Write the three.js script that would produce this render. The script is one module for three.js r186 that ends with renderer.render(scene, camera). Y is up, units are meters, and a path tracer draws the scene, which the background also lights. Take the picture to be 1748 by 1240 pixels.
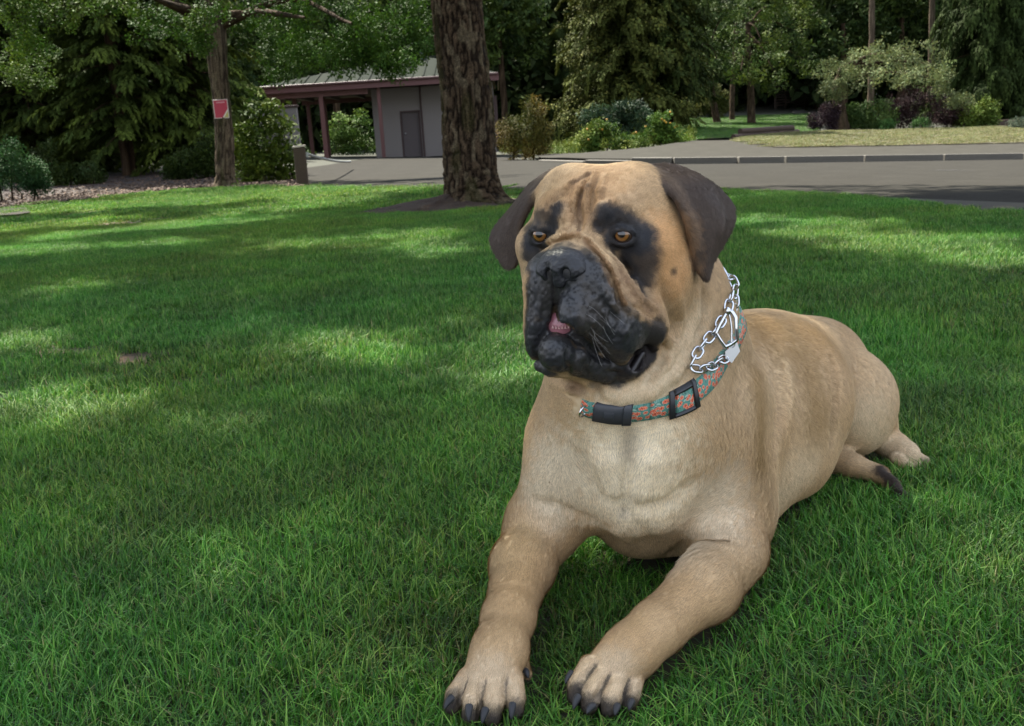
import * as THREE from 'three';
import { mergeGeometries, mergeVertices, toCreasedNormals } from 'three/addons/utils/BufferGeometryUtils.js';
import { RoundedBoxGeometry } from 'three/addons/geometries/RoundedBoxGeometry.js';

// ---------- camera, sky, sun, exposure ----------
const F = 1700, CX = 874, CY = 620, EYE_HEIGHT = 0.75;      // focal length in photograph pixels
const scene = new THREE.Scene();
const camera = new THREE.PerspectiveCamera(2 * Math.atan(620 / F) * 180 / Math.PI, 1748 / 1240, 0.05, 600);
camera.position.set(0, EYE_HEIGHT, 0);
camera.rotation.set(-12.6 * Math.PI / 180, 0, -3.5 * Math.PI / 180, 'YXZ');
camera.focus = 1.5; camera.userData.fStop = 15;
camera.updateMatrixWorld(true);
const renderer = new THREE.WebGLRenderer({ antialias: true });
renderer.setSize(1024, 726);
renderer.toneMapping = THREE.LinearToneMapping;
renderer.toneMappingExposure = 5;
renderer.shadowMap.enabled = true;
const SUN_DIR = new THREE.Vector3(-0.42, 1.25, -0.72).normalize();   // towards the sun: ahead and to the left, high
const sun = new THREE.DirectionalLight(new THREE.Color(1, 0.94, 0.82), 4.6);
sun.position.copy(SUN_DIR).multiplyScalar(80); sun.target.position.set(0, 0, 0);
sun.castShadow = true; sun.shadow.radius = 1.2; sun.shadow.mapSize.set(4096, 4096);
Object.assign(sun.shadow.camera, { left: -60, right: 60, top: 60, bottom: -60, near: 1, far: 250 });
scene.add(sun, sun.target);
{ // a bright summer sky: pale near the horizon, blue above, thin cloud
  const W = 256, Hh = 128, a = new Float32Array(W * Hh * 4);
  for (let y = 0; y < Hh; y++) for (let x = 0; x < W; x++) {
    const el = ((y + 0.5) / Hh - 0.5) * Math.PI, up = Math.max(0, Math.sin(el)), az = (x / W) * Math.PI * 2;
    const t = Math.pow(up, 0.45), c = 0.5 + 0.28 * Math.sin(az * 3 + 5 * up) * Math.sin(az * 2 + 1.3 + 9 * up) * (1 - up);
    const i = (y * W + x) * 4, k = 0.375;
    a[i] = k * ((1 - t) * 1.0 + t * 0.56 + 0.3 * c); a[i + 1] = k * ((1 - t) * 1.0 + t * 0.68 + 0.3 * c); a[i + 2] = k * ((1 - t) * 1.02 + t * 0.92 + 0.3 * c); a[i + 3] = 1;
  }
  const sky = new THREE.DataTexture(a, W, Hh, THREE.RGBAFormat, THREE.FloatType);
  sky.mapping = THREE.EquirectangularReflectionMapping; sky.magFilter = THREE.LinearFilter; sky.minFilter = THREE.LinearFilter; sky.needsUpdate = true;
  scene.background = sky; scene.environment = sky;
}

// ---------- helpers ----------
const V3 = (x, y, z) => new THREE.Vector3(x, y, z);
const clamp = (x, a = 0, b = 1) => Math.min(b, Math.max(a, x)), lerp = (a, b, t) => a + (b - a) * t;
const smooth = (a, b, x) => { const t = clamp((x - a) / (b - a)); return t * t * (3 - 2 * t); };
function rng(seed) { let s = seed >>> 0; return () => { s = (s + 0x6D2B79F5) | 0; let t = Math.imul(s ^ (s >>> 15), 1 | s); t = (t + Math.imul(t ^ (t >>> 7), 61 | t)) ^ t; return ((t ^ (t >>> 14)) >>> 0) / 4294967296; }; }
function hash3(x, y, z) { let h = Math.imul(x, 374761393) ^ Math.imul(y, 668265263) ^ Math.imul(z, 2147483647 ^ 0x5bd1e995); h = Math.imul(h ^ (h >>> 13), 1274126177); return ((h ^ (h >>> 16)) >>> 0) / 4294967296; }
function noise(x, y, z) {
  const xi = Math.floor(x), yi = Math.floor(y), zi = Math.floor(z); let u = x - xi, v = y - yi, w = z - zi;
  u = u * u * (3 - 2 * u); v = v * v * (3 - 2 * v); w = w * w * (3 - 2 * w);
  const h = (a, b, c) => hash3(xi + a, yi + b, zi + c);
  return lerp(lerp(lerp(h(0, 0, 0), h(1, 0, 0), u), lerp(h(0, 1, 0), h(1, 1, 0), u), v), lerp(lerp(h(0, 0, 1), h(1, 0, 1), u), lerp(h(0, 1, 1), h(1, 1, 1), u), v), w);
}
const fbm = (x, y, z, n = 4) => { let s = 0, a = 0.5, t = 0; for (let i = 0; i < n; i++) { s += a * noise(x, y, z); t += a; a *= 0.5; x = x * 2.03 + 7.1; y = y * 2.03 + 3.7; z = z * 2.03 + 1.9; } return s / t; };
const lin = (hex) => new THREE.Color(hex);                            // an sRGB hex colour, kept as linear values
// a point from where it stands in the photograph and how far away it is along the lens axis
const ray = (px, py) => V3((px - CX) / F, -(py - CY) / F, -1).applyQuaternion(camera.quaternion);
const at = (px, py, d) => ray(px, py).multiplyScalar(d).add(camera.position);
const used = new Map();
function numbered(name) { const n = used.get(name) ?? 0; used.set(name, n + 1); return n ? `${name}_${String(n).padStart(3, '0')}` : name; }
function tag(o, label, category, group) { o.userData.label = label; o.userData.category = category; if (group) o.userData.group = group; return o; }
function thing(name, label, category, pos = [0, 0, 0], turn = 0, group) { const o = new THREE.Group(); o.name = numbered(name); o.position.set(...pos); o.rotation.y = turn; scene.add(o); return tag(o, label, category, group); }
function part(name, geometry, m, parent) { const o = new THREE.Mesh(geometry, m); o.name = name; o.castShadow = o.receiveShadow = true; parent.add(o); return o; }
function struct(name, geometry, m) { const o = part(numbered(name), geometry, m, scene); o.userData.kind = 'structure'; return o; }
function std(name, color, roughness = 0.9, extra = {}) { const m = new THREE.MeshPhysicalMaterial({ color, roughness, side: THREE.DoubleSide, ...extra }); m.name = name; return m; }
// ---------- a small modelling kit: blended distance fields, meshed on a sparse grid ----------
class Field {
  constructor() { this.prims = []; this.brushes = []; }
  add(p) { this.prims.push(p); return this; }
  // sphere-swept cone between two points
  cone(a, b, r1, r2, k = 0.02, op = 1, tagName) {
    const ba = b.clone().sub(a), l2 = ba.lengthSq(), rr = r1 - r2, a2 = l2 - rr * rr, il2 = 1 / Math.max(l2, 1e-12), ax = a.x, ay = a.y, az = a.z, bx = ba.x, by = ba.y, bz = ba.z;
    const f = l2 < 1e-10 || a2 <= 0
      ? (x, y, z) => Math.hypot(x - ax, y - ay, z - az) - Math.max(r1, r2)
      : (x, y, z) => {
        const px = x - ax, py = y - ay, pz = z - az, yy = px * bx + py * by + pz * bz, zz = yy - l2;
        const qx = px * l2 - bx * yy, qy = py * l2 - by * yy, qz = pz * l2 - bz * yy, x2 = qx * qx + qy * qy + qz * qz, y2 = yy * yy * l2, z2 = zz * zz * l2;
        const kk = Math.sign(rr) * rr * rr * x2;
        if (Math.sign(zz) * a2 * z2 > kk) return Math.sqrt(x2 + z2) * il2 - r2;
        if (Math.sign(yy) * a2 * y2 < kk) return Math.sqrt(x2 + y2) * il2 - r1;
        return (Math.sqrt(x2 * a2 * il2) + yy * rr) * il2 - r1;
      };
    const c = a.clone().add(b).multiplyScalar(0.5);
    return this.add({ f, k, op, c, R: Math.sqrt(l2) / 2 + Math.max(r1, r2), tagName });
  }
  ball(c, r, k = 0.02, op = 1) { return this.cone(c, c, r, r, k, op); }
  // an ellipsoid with axes ex, ey, ez (unit vectors) and radii
  egg(c, rad, axes, k = 0.02, op = 1) {
    const [ex, ey, ez] = axes, [ra, rb, rc] = rad, m = Math.min(ra, rb, rc);
    const f = (x, y, z) => {
      const dx = x - c.x, dy = y - c.y, dz = z - c.z;
      const a = (dx * ex.x + dy * ex.y + dz * ex.z) / ra, b = (dx * ey.x + dy * ey.y + dz * ey.z) / rb, g = (dx * ez.x + dy * ez.y + dz * ez.z) / rc;
      const k0 = Math.sqrt(a * a + b * b + g * g), k1 = Math.sqrt(a * a / (ra * ra) + b * b / (rb * rb) + g * g / (rc * rc));
      return k1 < 1e-9 ? -m : k0 * (k0 - 1) / k1;
    };
    return this.add({ f, k, op, c, R: Math.max(ra, rb, rc) });
  }
  // a sheet: triangles between points, of given half thickness
  sheet(pts, tris, r, k = 0.008, op = 1) {
    const T = tris.map(([i, j, l]) => triDist(pts[i], pts[j], pts[l])), M = tris.map(([i, j, l]) => { const m = pts[i].clone().add(pts[j]).add(pts[l]).multiplyScalar(1 / 3); return [m.x, m.y, m.z, Math.max(m.distanceTo(pts[i]), m.distanceTo(pts[j]), m.distanceTo(pts[l]))]; });
    const c = pts.reduce((s, p) => s.add(p), V3(0, 0, 0)).multiplyScalar(1 / pts.length);
    const R = Math.max(...pts.map((p) => p.distanceTo(c))) + r;
    const f = (x, y, z) => { let d = 1e9; for (let i = 0; i < T.length; i++) { const q = M[i]; if (Math.hypot(x - q[0], y - q[1], z - q[2]) - q[3] > d) continue; d = Math.min(d, T[i](x, y, z)); } return d - r; };
    return this.add({ f, k, op, c, R, sheet: true });
  }
  // a sheet through rows of points, rounded into a smooth surface first
  loft(rows, nu, nv, r, k) {
    const cr = (a, b, c, d, t) => new THREE.Vector3(...['x', 'y', 'z'].map((e) => 0.5 * (2 * b[e] + (c[e] - a[e]) * t + (2 * a[e] - 5 * b[e] + 4 * c[e] - d[e]) * t * t + (3 * b[e] - a[e] - 3 * c[e] + d[e]) * t * t * t)));
    const along = (arr, s) => { const x = s * (arr.length - 1), i = Math.min(Math.floor(x), arr.length - 2), g = (j) => arr[clamp(j, 0, arr.length - 1)]; return cr(g(i - 1), g(i), g(i + 1), g(i + 2), x - i); };
    const pts = [], tris = [];
    for (let i = 0; i <= nu; i++) { const row = rows[0].map((_, j) => along(rows.map((q) => q[j]), i / nu)); for (let j = 0; j <= nv; j++) pts.push(along(row, j / nv)); }
    for (let i = 0; i < nu; i++) for (let j = 0; j < nv; j++) { const a = i * (nv + 1) + j, b = a + nv + 1; tris.push([a, b, a + 1], [b, b + 1, a + 1]); }
    return this.sheet(pts, tris, r, k);
  }
  // pushes the surface in (depth > 0) or out (depth < 0) along a line of points
  brush(pts, width, depth, sharp = false) {
    const c = pts.reduce((s, p) => s.add(p), V3(0, 0, 0)).multiplyScalar(1 / pts.length);
    let len = 0; for (let i = 1; i < pts.length; i++) len += pts[i].distanceTo(pts[i - 1]);
    this.brushes.push({ pts, width, depth, sharp, short: len < width * 3.5, c, R: Math.max(...pts.map((p) => p.distanceTo(c))) + width * 3 }); return this;
  }
  local(c, R) {
    return { P: this.prims.filter((p) => p.c.distanceTo(c) < p.R + p.k + R + 0.02), B: this.brushes.filter((b) => b.c.distanceTo(c) < b.R + R) };
  }
  value(x, y, z, L) {
    let d = 1; const P = L ? L.P : this.prims, B = L ? L.B : this.brushes;
    for (let i = 0; i < P.length; i++) {
      const p = P[i], e = p.f(x, y, z), k = p.k;
      if (p.op > 0) { const h = Math.max(k - Math.abs(d - e), 0) / k; d = Math.min(d, e) - h * h * k * 0.25; }
      else { const h = Math.max(k - Math.abs(d + e), 0) / k; d = Math.max(d, -e) + h * h * k * 0.25; }
    }
    for (let i = 0; i < B.length; i++) {
      const b = B[i]; const q = lineDist(b.pts, x, y, z), t = q.d / b.width;
      if (t < 3) d += b.depth * (b.sharp ? Math.exp(-t * 1.4) : Math.exp(-t * t)) * (b.short ? 1 : Math.min(1, q.end));
    }
    return d;
  }
  // where the line of sight through a photograph pixel meets the surface
  hit(px, py, from = 1.0, to = 3.2) {
    const r = ray(px, py), len = r.length(); let t = from;
    for (let i = 0; i < 300 && t < to; i++) { const p = at(px, py, t), d = this.value(p.x, p.y, p.z); if (d < 0.0004) return p; t += Math.max(d * 0.6, 0.0006) / len; }
    return null;
  }
  grad(p, e = 0.002) { const v = (x, y, z) => this.value(x, y, z); return V3(v(p.x + e, p.y, p.z) - v(p.x - e, p.y, p.z), v(p.x, p.y + e, p.z) - v(p.x, p.y - e, p.z), v(p.x, p.y, p.z + e) - v(p.x, p.y, p.z - e)).normalize(); }
  mesh(cell, keep) {
    const lo = V3(1e9, 1e9, 1e9), hi = V3(-1e9, -1e9, -1e9), B = 8, N = B + 1;
    for (const p of this.prims) if (p.op > 0) { const e = p.R + 0.03; lo.min(p.c.clone().addScalar(-e)); hi.max(p.c.clone().addScalar(e)); }
    const nb = [0, 1, 2].map((i) => Math.ceil((hi.getComponent(i) - lo.getComponent(i)) / (cell * B)) + 1), half = cell * B / 2, reach = half * Math.sqrt(3);
    const blocks = new Map(), key = (x, y, z) => (x * nb[1] + y) * nb[2] + z;
    // coarse pass: super-blocks first
    const S = 4;
    for (let sx = 0; sx < nb[0]; sx += S) for (let sy = 0; sy < nb[1]; sy += S) for (let sz = 0; sz < nb[2]; sz += S) {
      const sc = V3(lo.x + (sx + S / 2) * cell * B, lo.y + (sy + S / 2) * cell * B, lo.z + (sz + S / 2) * cell * B), sr = reach * S;
      const SL = this.local(sc, sr); if (!SL.P.length || Math.abs(this.value(sc.x, sc.y, sc.z, SL)) > sr * 1.5 + 0.02) continue;
      const small = { local: (c, R) => ({ P: SL.P.filter((p) => p.c.distanceTo(c) < p.R + p.k + R + 0.02), B: SL.B.filter((b) => b.c.distanceTo(c) < b.R + R) }) };
      for (let bx = sx; bx < Math.min(sx + S, nb[0]); bx++) for (let by = sy; by < Math.min(sy + S, nb[1]); by++) for (let bz = sz; bz < Math.min(sz + S, nb[2]); bz++) {
        const ox = lo.x + bx * cell * B, oy = lo.y + by * cell * B, oz = lo.z + bz * cell * B, c = V3(ox + half, oy + half, oz + half);
        const L = small.local(c, reach); if (!L.P.length || (keep && !keep(c, reach)) || Math.abs(this.value(c.x, c.y, c.z, L)) > reach * 1.6 + 0.012) continue;
        const a = new Float32Array(N * N * N); let neg = 0;
        for (let x = 0, i = 0; x < N; x++) for (let y = 0; y < N; y++) for (let z = 0; z < N; z++, i++) { a[i] = this.value(ox + x * cell, oy + y * cell, oz + z * cell, L); if (a[i] < 0) neg++; }
        if (neg && neg < a.length) blocks.set(key(bx, by, bz), { a, id: new Int32Array(B * B * B).fill(-1), bx, by, bz });
      }
    }
    const pos = [], I = (x, y, z) => (x * N + y) * N + z;
    const E = [[0,0,0,1,0,0],[0,0,0,0,1,0],[0,0,0,0,0,1],[1,1,1,0,1,1],[1,1,1,1,0,1],[1,1,1,1,1,0],[1,0,0,1,1,0],[1,0,0,1,0,1],[0,1,0,1,1,0],[0,1,0,0,1,1],[0,0,1,1,0,1],[0,0,1,0,1,1]];
    for (const b of blocks.values()) for (let x = 0; x < B; x++) for (let y = 0; y < B; y++) for (let z = 0; z < B; z++) {
      let n = 0, sx = 0, sy = 0, sz = 0;
      for (const e of E) {
        const v0 = b.a[I(x + e[0], y + e[1], z + e[2])], v1 = b.a[I(x + e[3], y + e[4], z + e[5])];
        if ((v0 < 0) !== (v1 < 0)) { const t = v0 / (v0 - v1); sx += e[0] + (e[3] - e[0]) * t; sy += e[1] + (e[4] - e[1]) * t; sz += e[2] + (e[5] - e[2]) * t; n++; }
      }
      if (n) { b.id[(x * B + y) * B + z] = pos.length / 3; pos.push(lo.x + (b.bx * B + x + sx / n) * cell, lo.y + (b.by * B + y + sy / n) * cell, lo.z + (b.bz * B + z + sz / n) * cell); }
    }
    const vid = (gx, gy, gz) => { const b = blocks.get(key(gx >> 3, gy >> 3, gz >> 3)); return b ? b.id[((gx & 7) * B + (gy & 7)) * B + (gz & 7)] : -1; };
    const index = [];
    const quad = (a, b, c, d, flip) => { if (a < 0 || b < 0 || c < 0 || d < 0) return; if (flip) index.push(a, c, b, a, d, c); else index.push(a, b, c, a, c, d); };
    for (const b of blocks.values()) for (let x = 0; x < B; x++) for (let y = 0; y < B; y++) for (let z = 0; z < B; z++) {
      const v = b.a[I(x, y, z)], gx = b.bx * B + x, gy = b.by * B + y, gz = b.bz * B + z;
      let w = b.a[I(x + 1, y, z)]; if ((v < 0) !== (w < 0)) quad(vid(gx, gy - 1, gz - 1), vid(gx, gy, gz - 1), vid(gx, gy, gz), vid(gx, gy - 1, gz), v >= 0);
      w = b.a[I(x, y + 1, z)]; if ((v < 0) !== (w < 0)) quad(vid(gx - 1, gy, gz - 1), vid(gx - 1, gy, gz), vid(gx, gy, gz), vid(gx, gy, gz - 1), v >= 0);
      w = b.a[I(x, y, z + 1)]; if ((v < 0) !== (w < 0)) quad(vid(gx - 1, gy - 1, gz), vid(gx, gy - 1, gz), vid(gx, gy, gz), vid(gx - 1, gy, gz), v >= 0);
    }
    const g = new THREE.BufferGeometry();
    g.setAttribute('position', new THREE.Float32BufferAttribute(pos, 3)); g.setIndex(index); g.computeVertexNormals();
    return g;
  }
}
function lineDist(pts, x, y, z) {
  let best = 1e9, at_ = 0, n = pts.length - 1;
  if (n === 0) return { d: Math.hypot(x - pts[0].x, y - pts[0].y, z - pts[0].z), end: 1, t: 0.5 };
  for (let i = 0; i < n; i++) {
    const a = pts[i], b = pts[i + 1], bx = b.x - a.x, by = b.y - a.y, bz = b.z - a.z, px = x - a.x, py = y - a.y, pz = z - a.z;
    const t = clamp((px * bx + py * by + pz * bz) / (bx * bx + by * by + bz * bz + 1e-12)), d = Math.hypot(px - bx * t, py - by * t, pz - bz * t);
    if (d < best) { best = d; at_ = (i + t) / n; }
  }
  return { d: best, t: at_, end: smooth(-0.12, 0.3, Math.min(at_, 1 - at_)) };   // strokes taper off towards both ends
}
function triDist(a, b, c) {
  const ba = b.clone().sub(a), cb = c.clone().sub(b), ac = a.clone().sub(c), nor = ba.clone().cross(ac), n2 = nor.lengthSq();
  const e = [ba, cb, ac].map((v) => v.clone().cross(nor)), l = [ba, cb, ac].map((v) => v.lengthSq()), v = [a, b, c], ed = [ba, cb, ac];
  return (x, y, z) => {
    let s = 0, m = 1e9;
    for (let i = 0; i < 3; i++) {
      const px = x - v[i].x, py = y - v[i].y, pz = z - v[i].z; s += Math.sign(e[i].x * px + e[i].y * py + e[i].z * pz);
      const t = clamp((ed[i].x * px + ed[i].y * py + ed[i].z * pz) / l[i]), dx = ed[i].x * t - px, dy = ed[i].y * t - py, dz = ed[i].z * t - pz; m = Math.min(m, dx * dx + dy * dy + dz * dz);
    }
    if (s < 2) return Math.sqrt(m);
    const q = nor.x * (x - a.x) + nor.y * (y - a.y) + nor.z * (z - a.z); return Math.sqrt(q * q / n2);
  };
}
// ---------- the ground ----------
// level under the dog, falling gently to the right across the road, rising a little towards the pavilion
function terrain(x, z) {
  const xx = clamp(x - 2.2, -14, 40), t = xx > 0 ? smooth(-5, -17, z) : smooth(-26, -44, z);
  return -0.05 * xx * t + 0.055 * clamp(-z - 30, 0, 70) * smooth(0.5, 6, x - 0.08 * (-z - 30)) + 0.03 * smooth(-60, -120, z) * Math.max(0, -z - 60) + (z > -26 && z < -2.5 ? 0.015 * (noise(x * 0.5, 3, z * 0.5) - 0.5) * smooth(-2.5, -5, z) : 0);
}
const onGround = (px, py, lift = 0) => {                                // where the sight line through a pixel meets the terrain
  const r = ray(px, py); let t = 0.8; const o = camera.position;
  for (let i = 0; i < 4000 && t < 300; i++) { const x = o.x + r.x * t, y = o.y + r.y * t, z = o.z + r.z * t; if (y < terrain(x, z) + lift) return V3(x, terrain(x, z) + lift, z); t += Math.max(0.004, (y - terrain(x, z)) * 0.5); }
  return V3(o.x + r.x * t, 0, o.z + r.z * t);
};
const line = (pts) => pts.map(([x, y]) => onGround(x, y));
function resample(pts, n) {
  const L = [0]; for (let i = 1; i < pts.length; i++) L.push(L[i - 1] + pts[i].distanceTo(pts[i - 1]));
  return Array.from({ length: n + 1 }, (_, k) => { const s = L[L.length - 1] * k / n; let i = 0; while (i < pts.length - 2 && L[i + 1] < s) i++; return pts[i].clone().lerp(pts[i + 1], clamp((s - L[i]) / (L[i + 1] - L[i] || 1))); });
}
// a sheet between two edges, following the terrain
function sheetGeo(near, far, nu, nv, lift, tint) {
  const a = resample(near, nu), b = resample(far, nu), pos = [], uv = [], idx = [], col = [], c = new THREE.Color();
  for (let j = 0; j <= nv; j++) for (let i = 0; i <= nu; i++) { const p = a[i].clone().lerp(b[i], j / nv), y = terrain(p.x, p.z) + lift; pos.push(p.x, y, p.z); uv.push(p.x, p.z); tint ? tint(p, c) : c.setRGB(1, 1, 1); col.push(c.r, c.g, c.b); }
  for (let j = 0; j < nv; j++) for (let i = 0; i < nu; i++) { const k = j * (nu + 1) + i; idx.push(k, k + 1, k + nu + 1, k + 1, k + nu + 2, k + nu + 1); }
  const g = new THREE.BufferGeometry(); g.setAttribute('position', new THREE.Float32BufferAttribute(pos, 3)); g.setAttribute('uv', new THREE.Float32BufferAttribute(uv, 2)); g.setAttribute('color', new THREE.Float32BufferAttribute(col, 3)); g.setIndex(idx); g.computeVertexNormals();
  const N = g.attributes.normal; let up = 0; for (let i = 0; i < N.count; i++) up += N.getY(i); if (up < 0) { for (let i = 0; i < idx.length; i += 3) { const t = idx[i]; idx[i] = idx[i + 1]; idx[i + 1] = t; } g.setIndex(idx); g.computeVertexNormals(); }
  return g;
}
function noiseTex(size, fn, colour = true) {
  const a = new Uint8Array(size * size * 4);
  for (let y = 0; y < size; y++) for (let x = 0; x < size; x++) { const c = fn(x / size, y / size), i = (y * size + x) * 4; a[i] = clamp(c[0]) * 255; a[i + 1] = clamp(c[1]) * 255; a[i + 2] = clamp(c[2]) * 255; a[i + 3] = 255; }
  const t = new THREE.DataTexture(a, size, size); t.wrapS = t.wrapT = THREE.RepeatWrapping; t.magFilter = THREE.LinearFilter; t.minFilter = THREE.LinearMipmapLinearFilter; t.generateMipmaps = true; if (colour) t.colorSpace = THREE.SRGBColorSpace; t.needsUpdate = true; return t;
}
const tnoise = (u, v, f, s = 0) => { // repeats at u, v = 1
  const w = (x, y) => noise(x * f + s, y * f + s, s * 1.7), a = u, b = v; return lerp(lerp(w(a, b), w(a - 1, b), a), lerp(w(a, b - 1), w(a - 1, b - 1), a), b);
};
const rep = (t, r) => { const q = t.clone(); q.repeat.set(r, r); q.needsUpdate = true; return q; };
const gritT = noiseTex(512, (u, v) => { const g = 0.72 + 0.2 * tnoise(u, v, 90) + 0.14 * (tnoise(u, v, 220, 5) - 0.5) + 0.14 * (tnoise(u, v, 7, 2) - 0.5); return [g, g * 0.99, g * 0.965]; });
const gritB = noiseTex(512, (u, v) => { const g = 0.5 * tnoise(u, v, 200, 3) + 0.5 * tnoise(u, v, 90, 4); return [g, g, g]; }, false);
const soilT = noiseTex(512, (u, v) => { const g = 0.35 + 0.5 * tnoise(u, v, 60, 1) + 0.35 * (tnoise(u, v, 150, 8) - 0.5); return [g, g * 0.9, g * 0.8]; });

const lawnFar = line([[-260, 376], [-100, 364], [0, 357], [60, 352], [130, 344], [205, 335], [300, 325], [400, 320], [520, 320], [640, 322], [760, 323], [870, 324], [1000, 325], [1130, 325], [1250, 327], [1390, 331], [1480, 338], [1560, 346], [1650, 357], [1748, 367], [1900, 388], [2100, 420]]);
const lawnNear = lawnFar.map((p, i) => V3(lerp(-16, 14, i / (lawnFar.length - 1)), 0, 6));
// base terrain out to the horizon
{
  const pos = [], idx = [], uv = [], nx = 90, nz = 110;
  for (let j = 0; j <= nz; j++) for (let i = 0; i <= nx; i++) { const s = j / nz, z = 40 - 40 * Math.min(1, s * 3) - (s > 1 / 3 ? 380 * Math.pow((s - 1 / 3) * 1.5, 2.2) : 0), x = (i / nx - 0.5) * 2; const X = Math.sign(x) * Math.pow(Math.abs(x), 1.7) * 260; pos.push(X, terrain(X, z) - 0.03, z); uv.push(X, z); }
  for (let j = 0; j < nz; j++) for (let i = 0; i < nx; i++) { const k = j * (nx + 1) + i; idx.push(k, k + 1, k + nx + 1, k + 1, k + nx + 2, k + nx + 1); }
  const g = new THREE.BufferGeometry(); g.setAttribute('position', new THREE.Float32BufferAttribute(pos, 3)); g.setAttribute('uv', new THREE.Float32BufferAttribute(uv, 2)); g.setIndex(idx); g.computeVertexNormals();
  struct('ground', g, std('woodland soil', lin('#35401f'), 0.95, { map: rep(soilT, 0.6) }));
}
const bare = [[[0, 372], [120, 366], 0.9], [[215, 383], [170, 384], 0.5], [[205, 612], [250, 616], 0.16], [[80, 606], [150, 604], 0.1], [[340, 652], [350, 655], 0.05], [[745, 362], [690, 360], 0.35]].map(([a, b, r]) => ({ q: [onGround(...a), onGround(...b)], r }));
const bareness = (x, z) => { let k = 0; for (const b of bare) { const d = lineDist(b.q, x, terrain(x, z), z).d; k = Math.max(k, smooth(b.r, b.r * 0.3, d + (noise(x * 6, 1, z * 6) - 0.5) * b.r)); } return k; };
struct('lawn', sheetGeo(lawnNear, lawnFar, 160, 260, 0, (p, c) => { const n = fbm(p.x * 2, 2, p.z * 2, 3); c.copy(lin('#2f3a1a')).lerp(lin('#54472c'), clamp(n * 1.2 - 0.35)).lerp(lin('#85705a'), bareness(p.x, p.z) * 0.9); }), std('turf soil', 0xffffff, 0.95, { vertexColors: true, map: rep(soilT, 1.3) }));
// the road and forecourt
const concrete = std('worn asphalt', lin('#393835'), 0.9, { map: rep(gritT, 0.35), bumpMap: rep(gritB, 0.8), bumpScale: 0.004, specularIntensity: 0.08 });
const roadNear = lawnFar.slice(8), roadFar = line([[505, 288], [560, 281], [600, 274], [640, 269], [700, 266], [770, 263], [850, 267], [905, 273], [1000, 279], [1100, 280], [1200, 279], [1330, 277], [1480, 275], [1620, 273], [1748, 271], [1900, 269], [2100, 266]]);
struct('road', sheetGeo(roadNear.map((p) => p.clone().add(V3(0, 0, 0.25))), roadFar, 120, 30, -0.012), concrete);
// dark repair seams and a crack across the asphalt
{ const seam = std('bitumen seam', lin('#2c2b2a'), 0.8); for (const s of [[[1602, 290], [1640, 290], [1668, 291]]]) { const a = line(s), g = sheetGeo(a, a.map((p) => p.clone().add(V3(0, 0, -0.16))), 20, 1, -0.007); struct('road_patch', g, seam); } }
// kerb stones with the joints between them
const kerbLine = line([[925, 276], [1003, 278.5], [1080, 279.5], [1150, 279.5], [1260, 278.5], [1340, 277.5], [1475, 275.5], [1611, 273.5], [1748, 271.5], [1900, 269.5], [2050, 267.5]]);
const paving = std('pale concrete', lin('#43423e'), 0.88, { map: rep(gritT, 0.5), bumpMap: rep(gritB, 1), bumpScale: 0.003, specularIntensity: 0.08 });
{
  const kerb = new THREE.Group(); kerb.name = 'kerb'; kerb.userData.kind = 'structure'; scene.add(kerb);
  const kerbM = std('kerb concrete', lin('#66635c'), 0.88, { map: rep(gritT, 0.7) });
  for (let i = 0; i < kerbLine.length - 1; i++) {
    const a = kerbLine[i].clone(), b = kerbLine[i + 1].clone(), d = b.clone().sub(a), L = d.length(), h = i === 0 ? 0.06 : i === 1 ? 0.09 : 0.16;
    a.y = terrain(a.x, a.z); b.y = terrain(b.x, b.z); d.copy(b).sub(a);
    const g = new RoundedBoxGeometry(L - 0.05, h + 0.1, 0.24, 2, 0.02); g.rotateZ(Math.atan2(d.y, Math.hypot(d.x, d.z))).rotateY(-Math.atan2(d.z, d.x)); const c = a.add(b).multiplyScalar(0.5);
    g.translate(c.x, c.y + h / 2 - 0.05, c.z - 0.12); part('kerb_stone', g, kerbM, kerb);
  }
}
const walkNear = kerbLine.map((p) => p.clone().add(V3(0, 0, -0.2))), walkFar = line([[905, 268], [985, 268], [1060, 262], [1120, 256], [1180, 246], [1262, 245], [1300, 252], [1325, 258], [1500, 255], [1748, 250], [2050, 244]]);
struct('pavement', sheetGeo(walkNear, walkFar, 90, 14, 0.125), paving);
// dry verge behind the pavement, a small lawn under the trees and a mulch bed on the left
const vergeNear = line([[1262, 246], [1300, 253], [1325, 259], [1500, 256], [1748, 251], [2050, 245]]), vergeFar = line([[1290, 236], [1340, 233], [1400, 230], [1500, 228], [1748, 220], [2050, 212]]);
struct('dry_verge', sheetGeo(vergeNear, vergeFar, 80, 16, 0.15, (p, c) => c.copy(lin('#5f5a40')).lerp(lin('#4a5030'), clamp(fbm(p.x * 1.3, 4, p.z * 1.3, 3) * 2 - 0.7))), std('dry grass soil', 0xffffff, 0.95, { vertexColors: true, map: rep(soilT, 0.8) }));
const gladeNear = line([[1150, 246], [1200, 239], [1262, 237], [1340, 231], [1385, 226]]), gladeFar = line([[1120, 205], [1200, 203], [1280, 199], [1340, 197], [1376, 196]]);
struct('glade_lawn', sheetGeo(gladeNear, gladeFar, 40, 16, 0.05, (p, c) => c.copy(lin('#34481f')).lerp(lin('#485628'), noise(p.x, 1, p.z))), std('glade turf', 0xffffff, 0.95, { vertexColors: true, map: rep(soilT, 0.8) }));
struct('footpath', sheetGeo(line([[1352, 196], [1384, 206]]), line([[1352, 187], [1372, 186]]), 8, 8, 0.075), paving);
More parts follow.
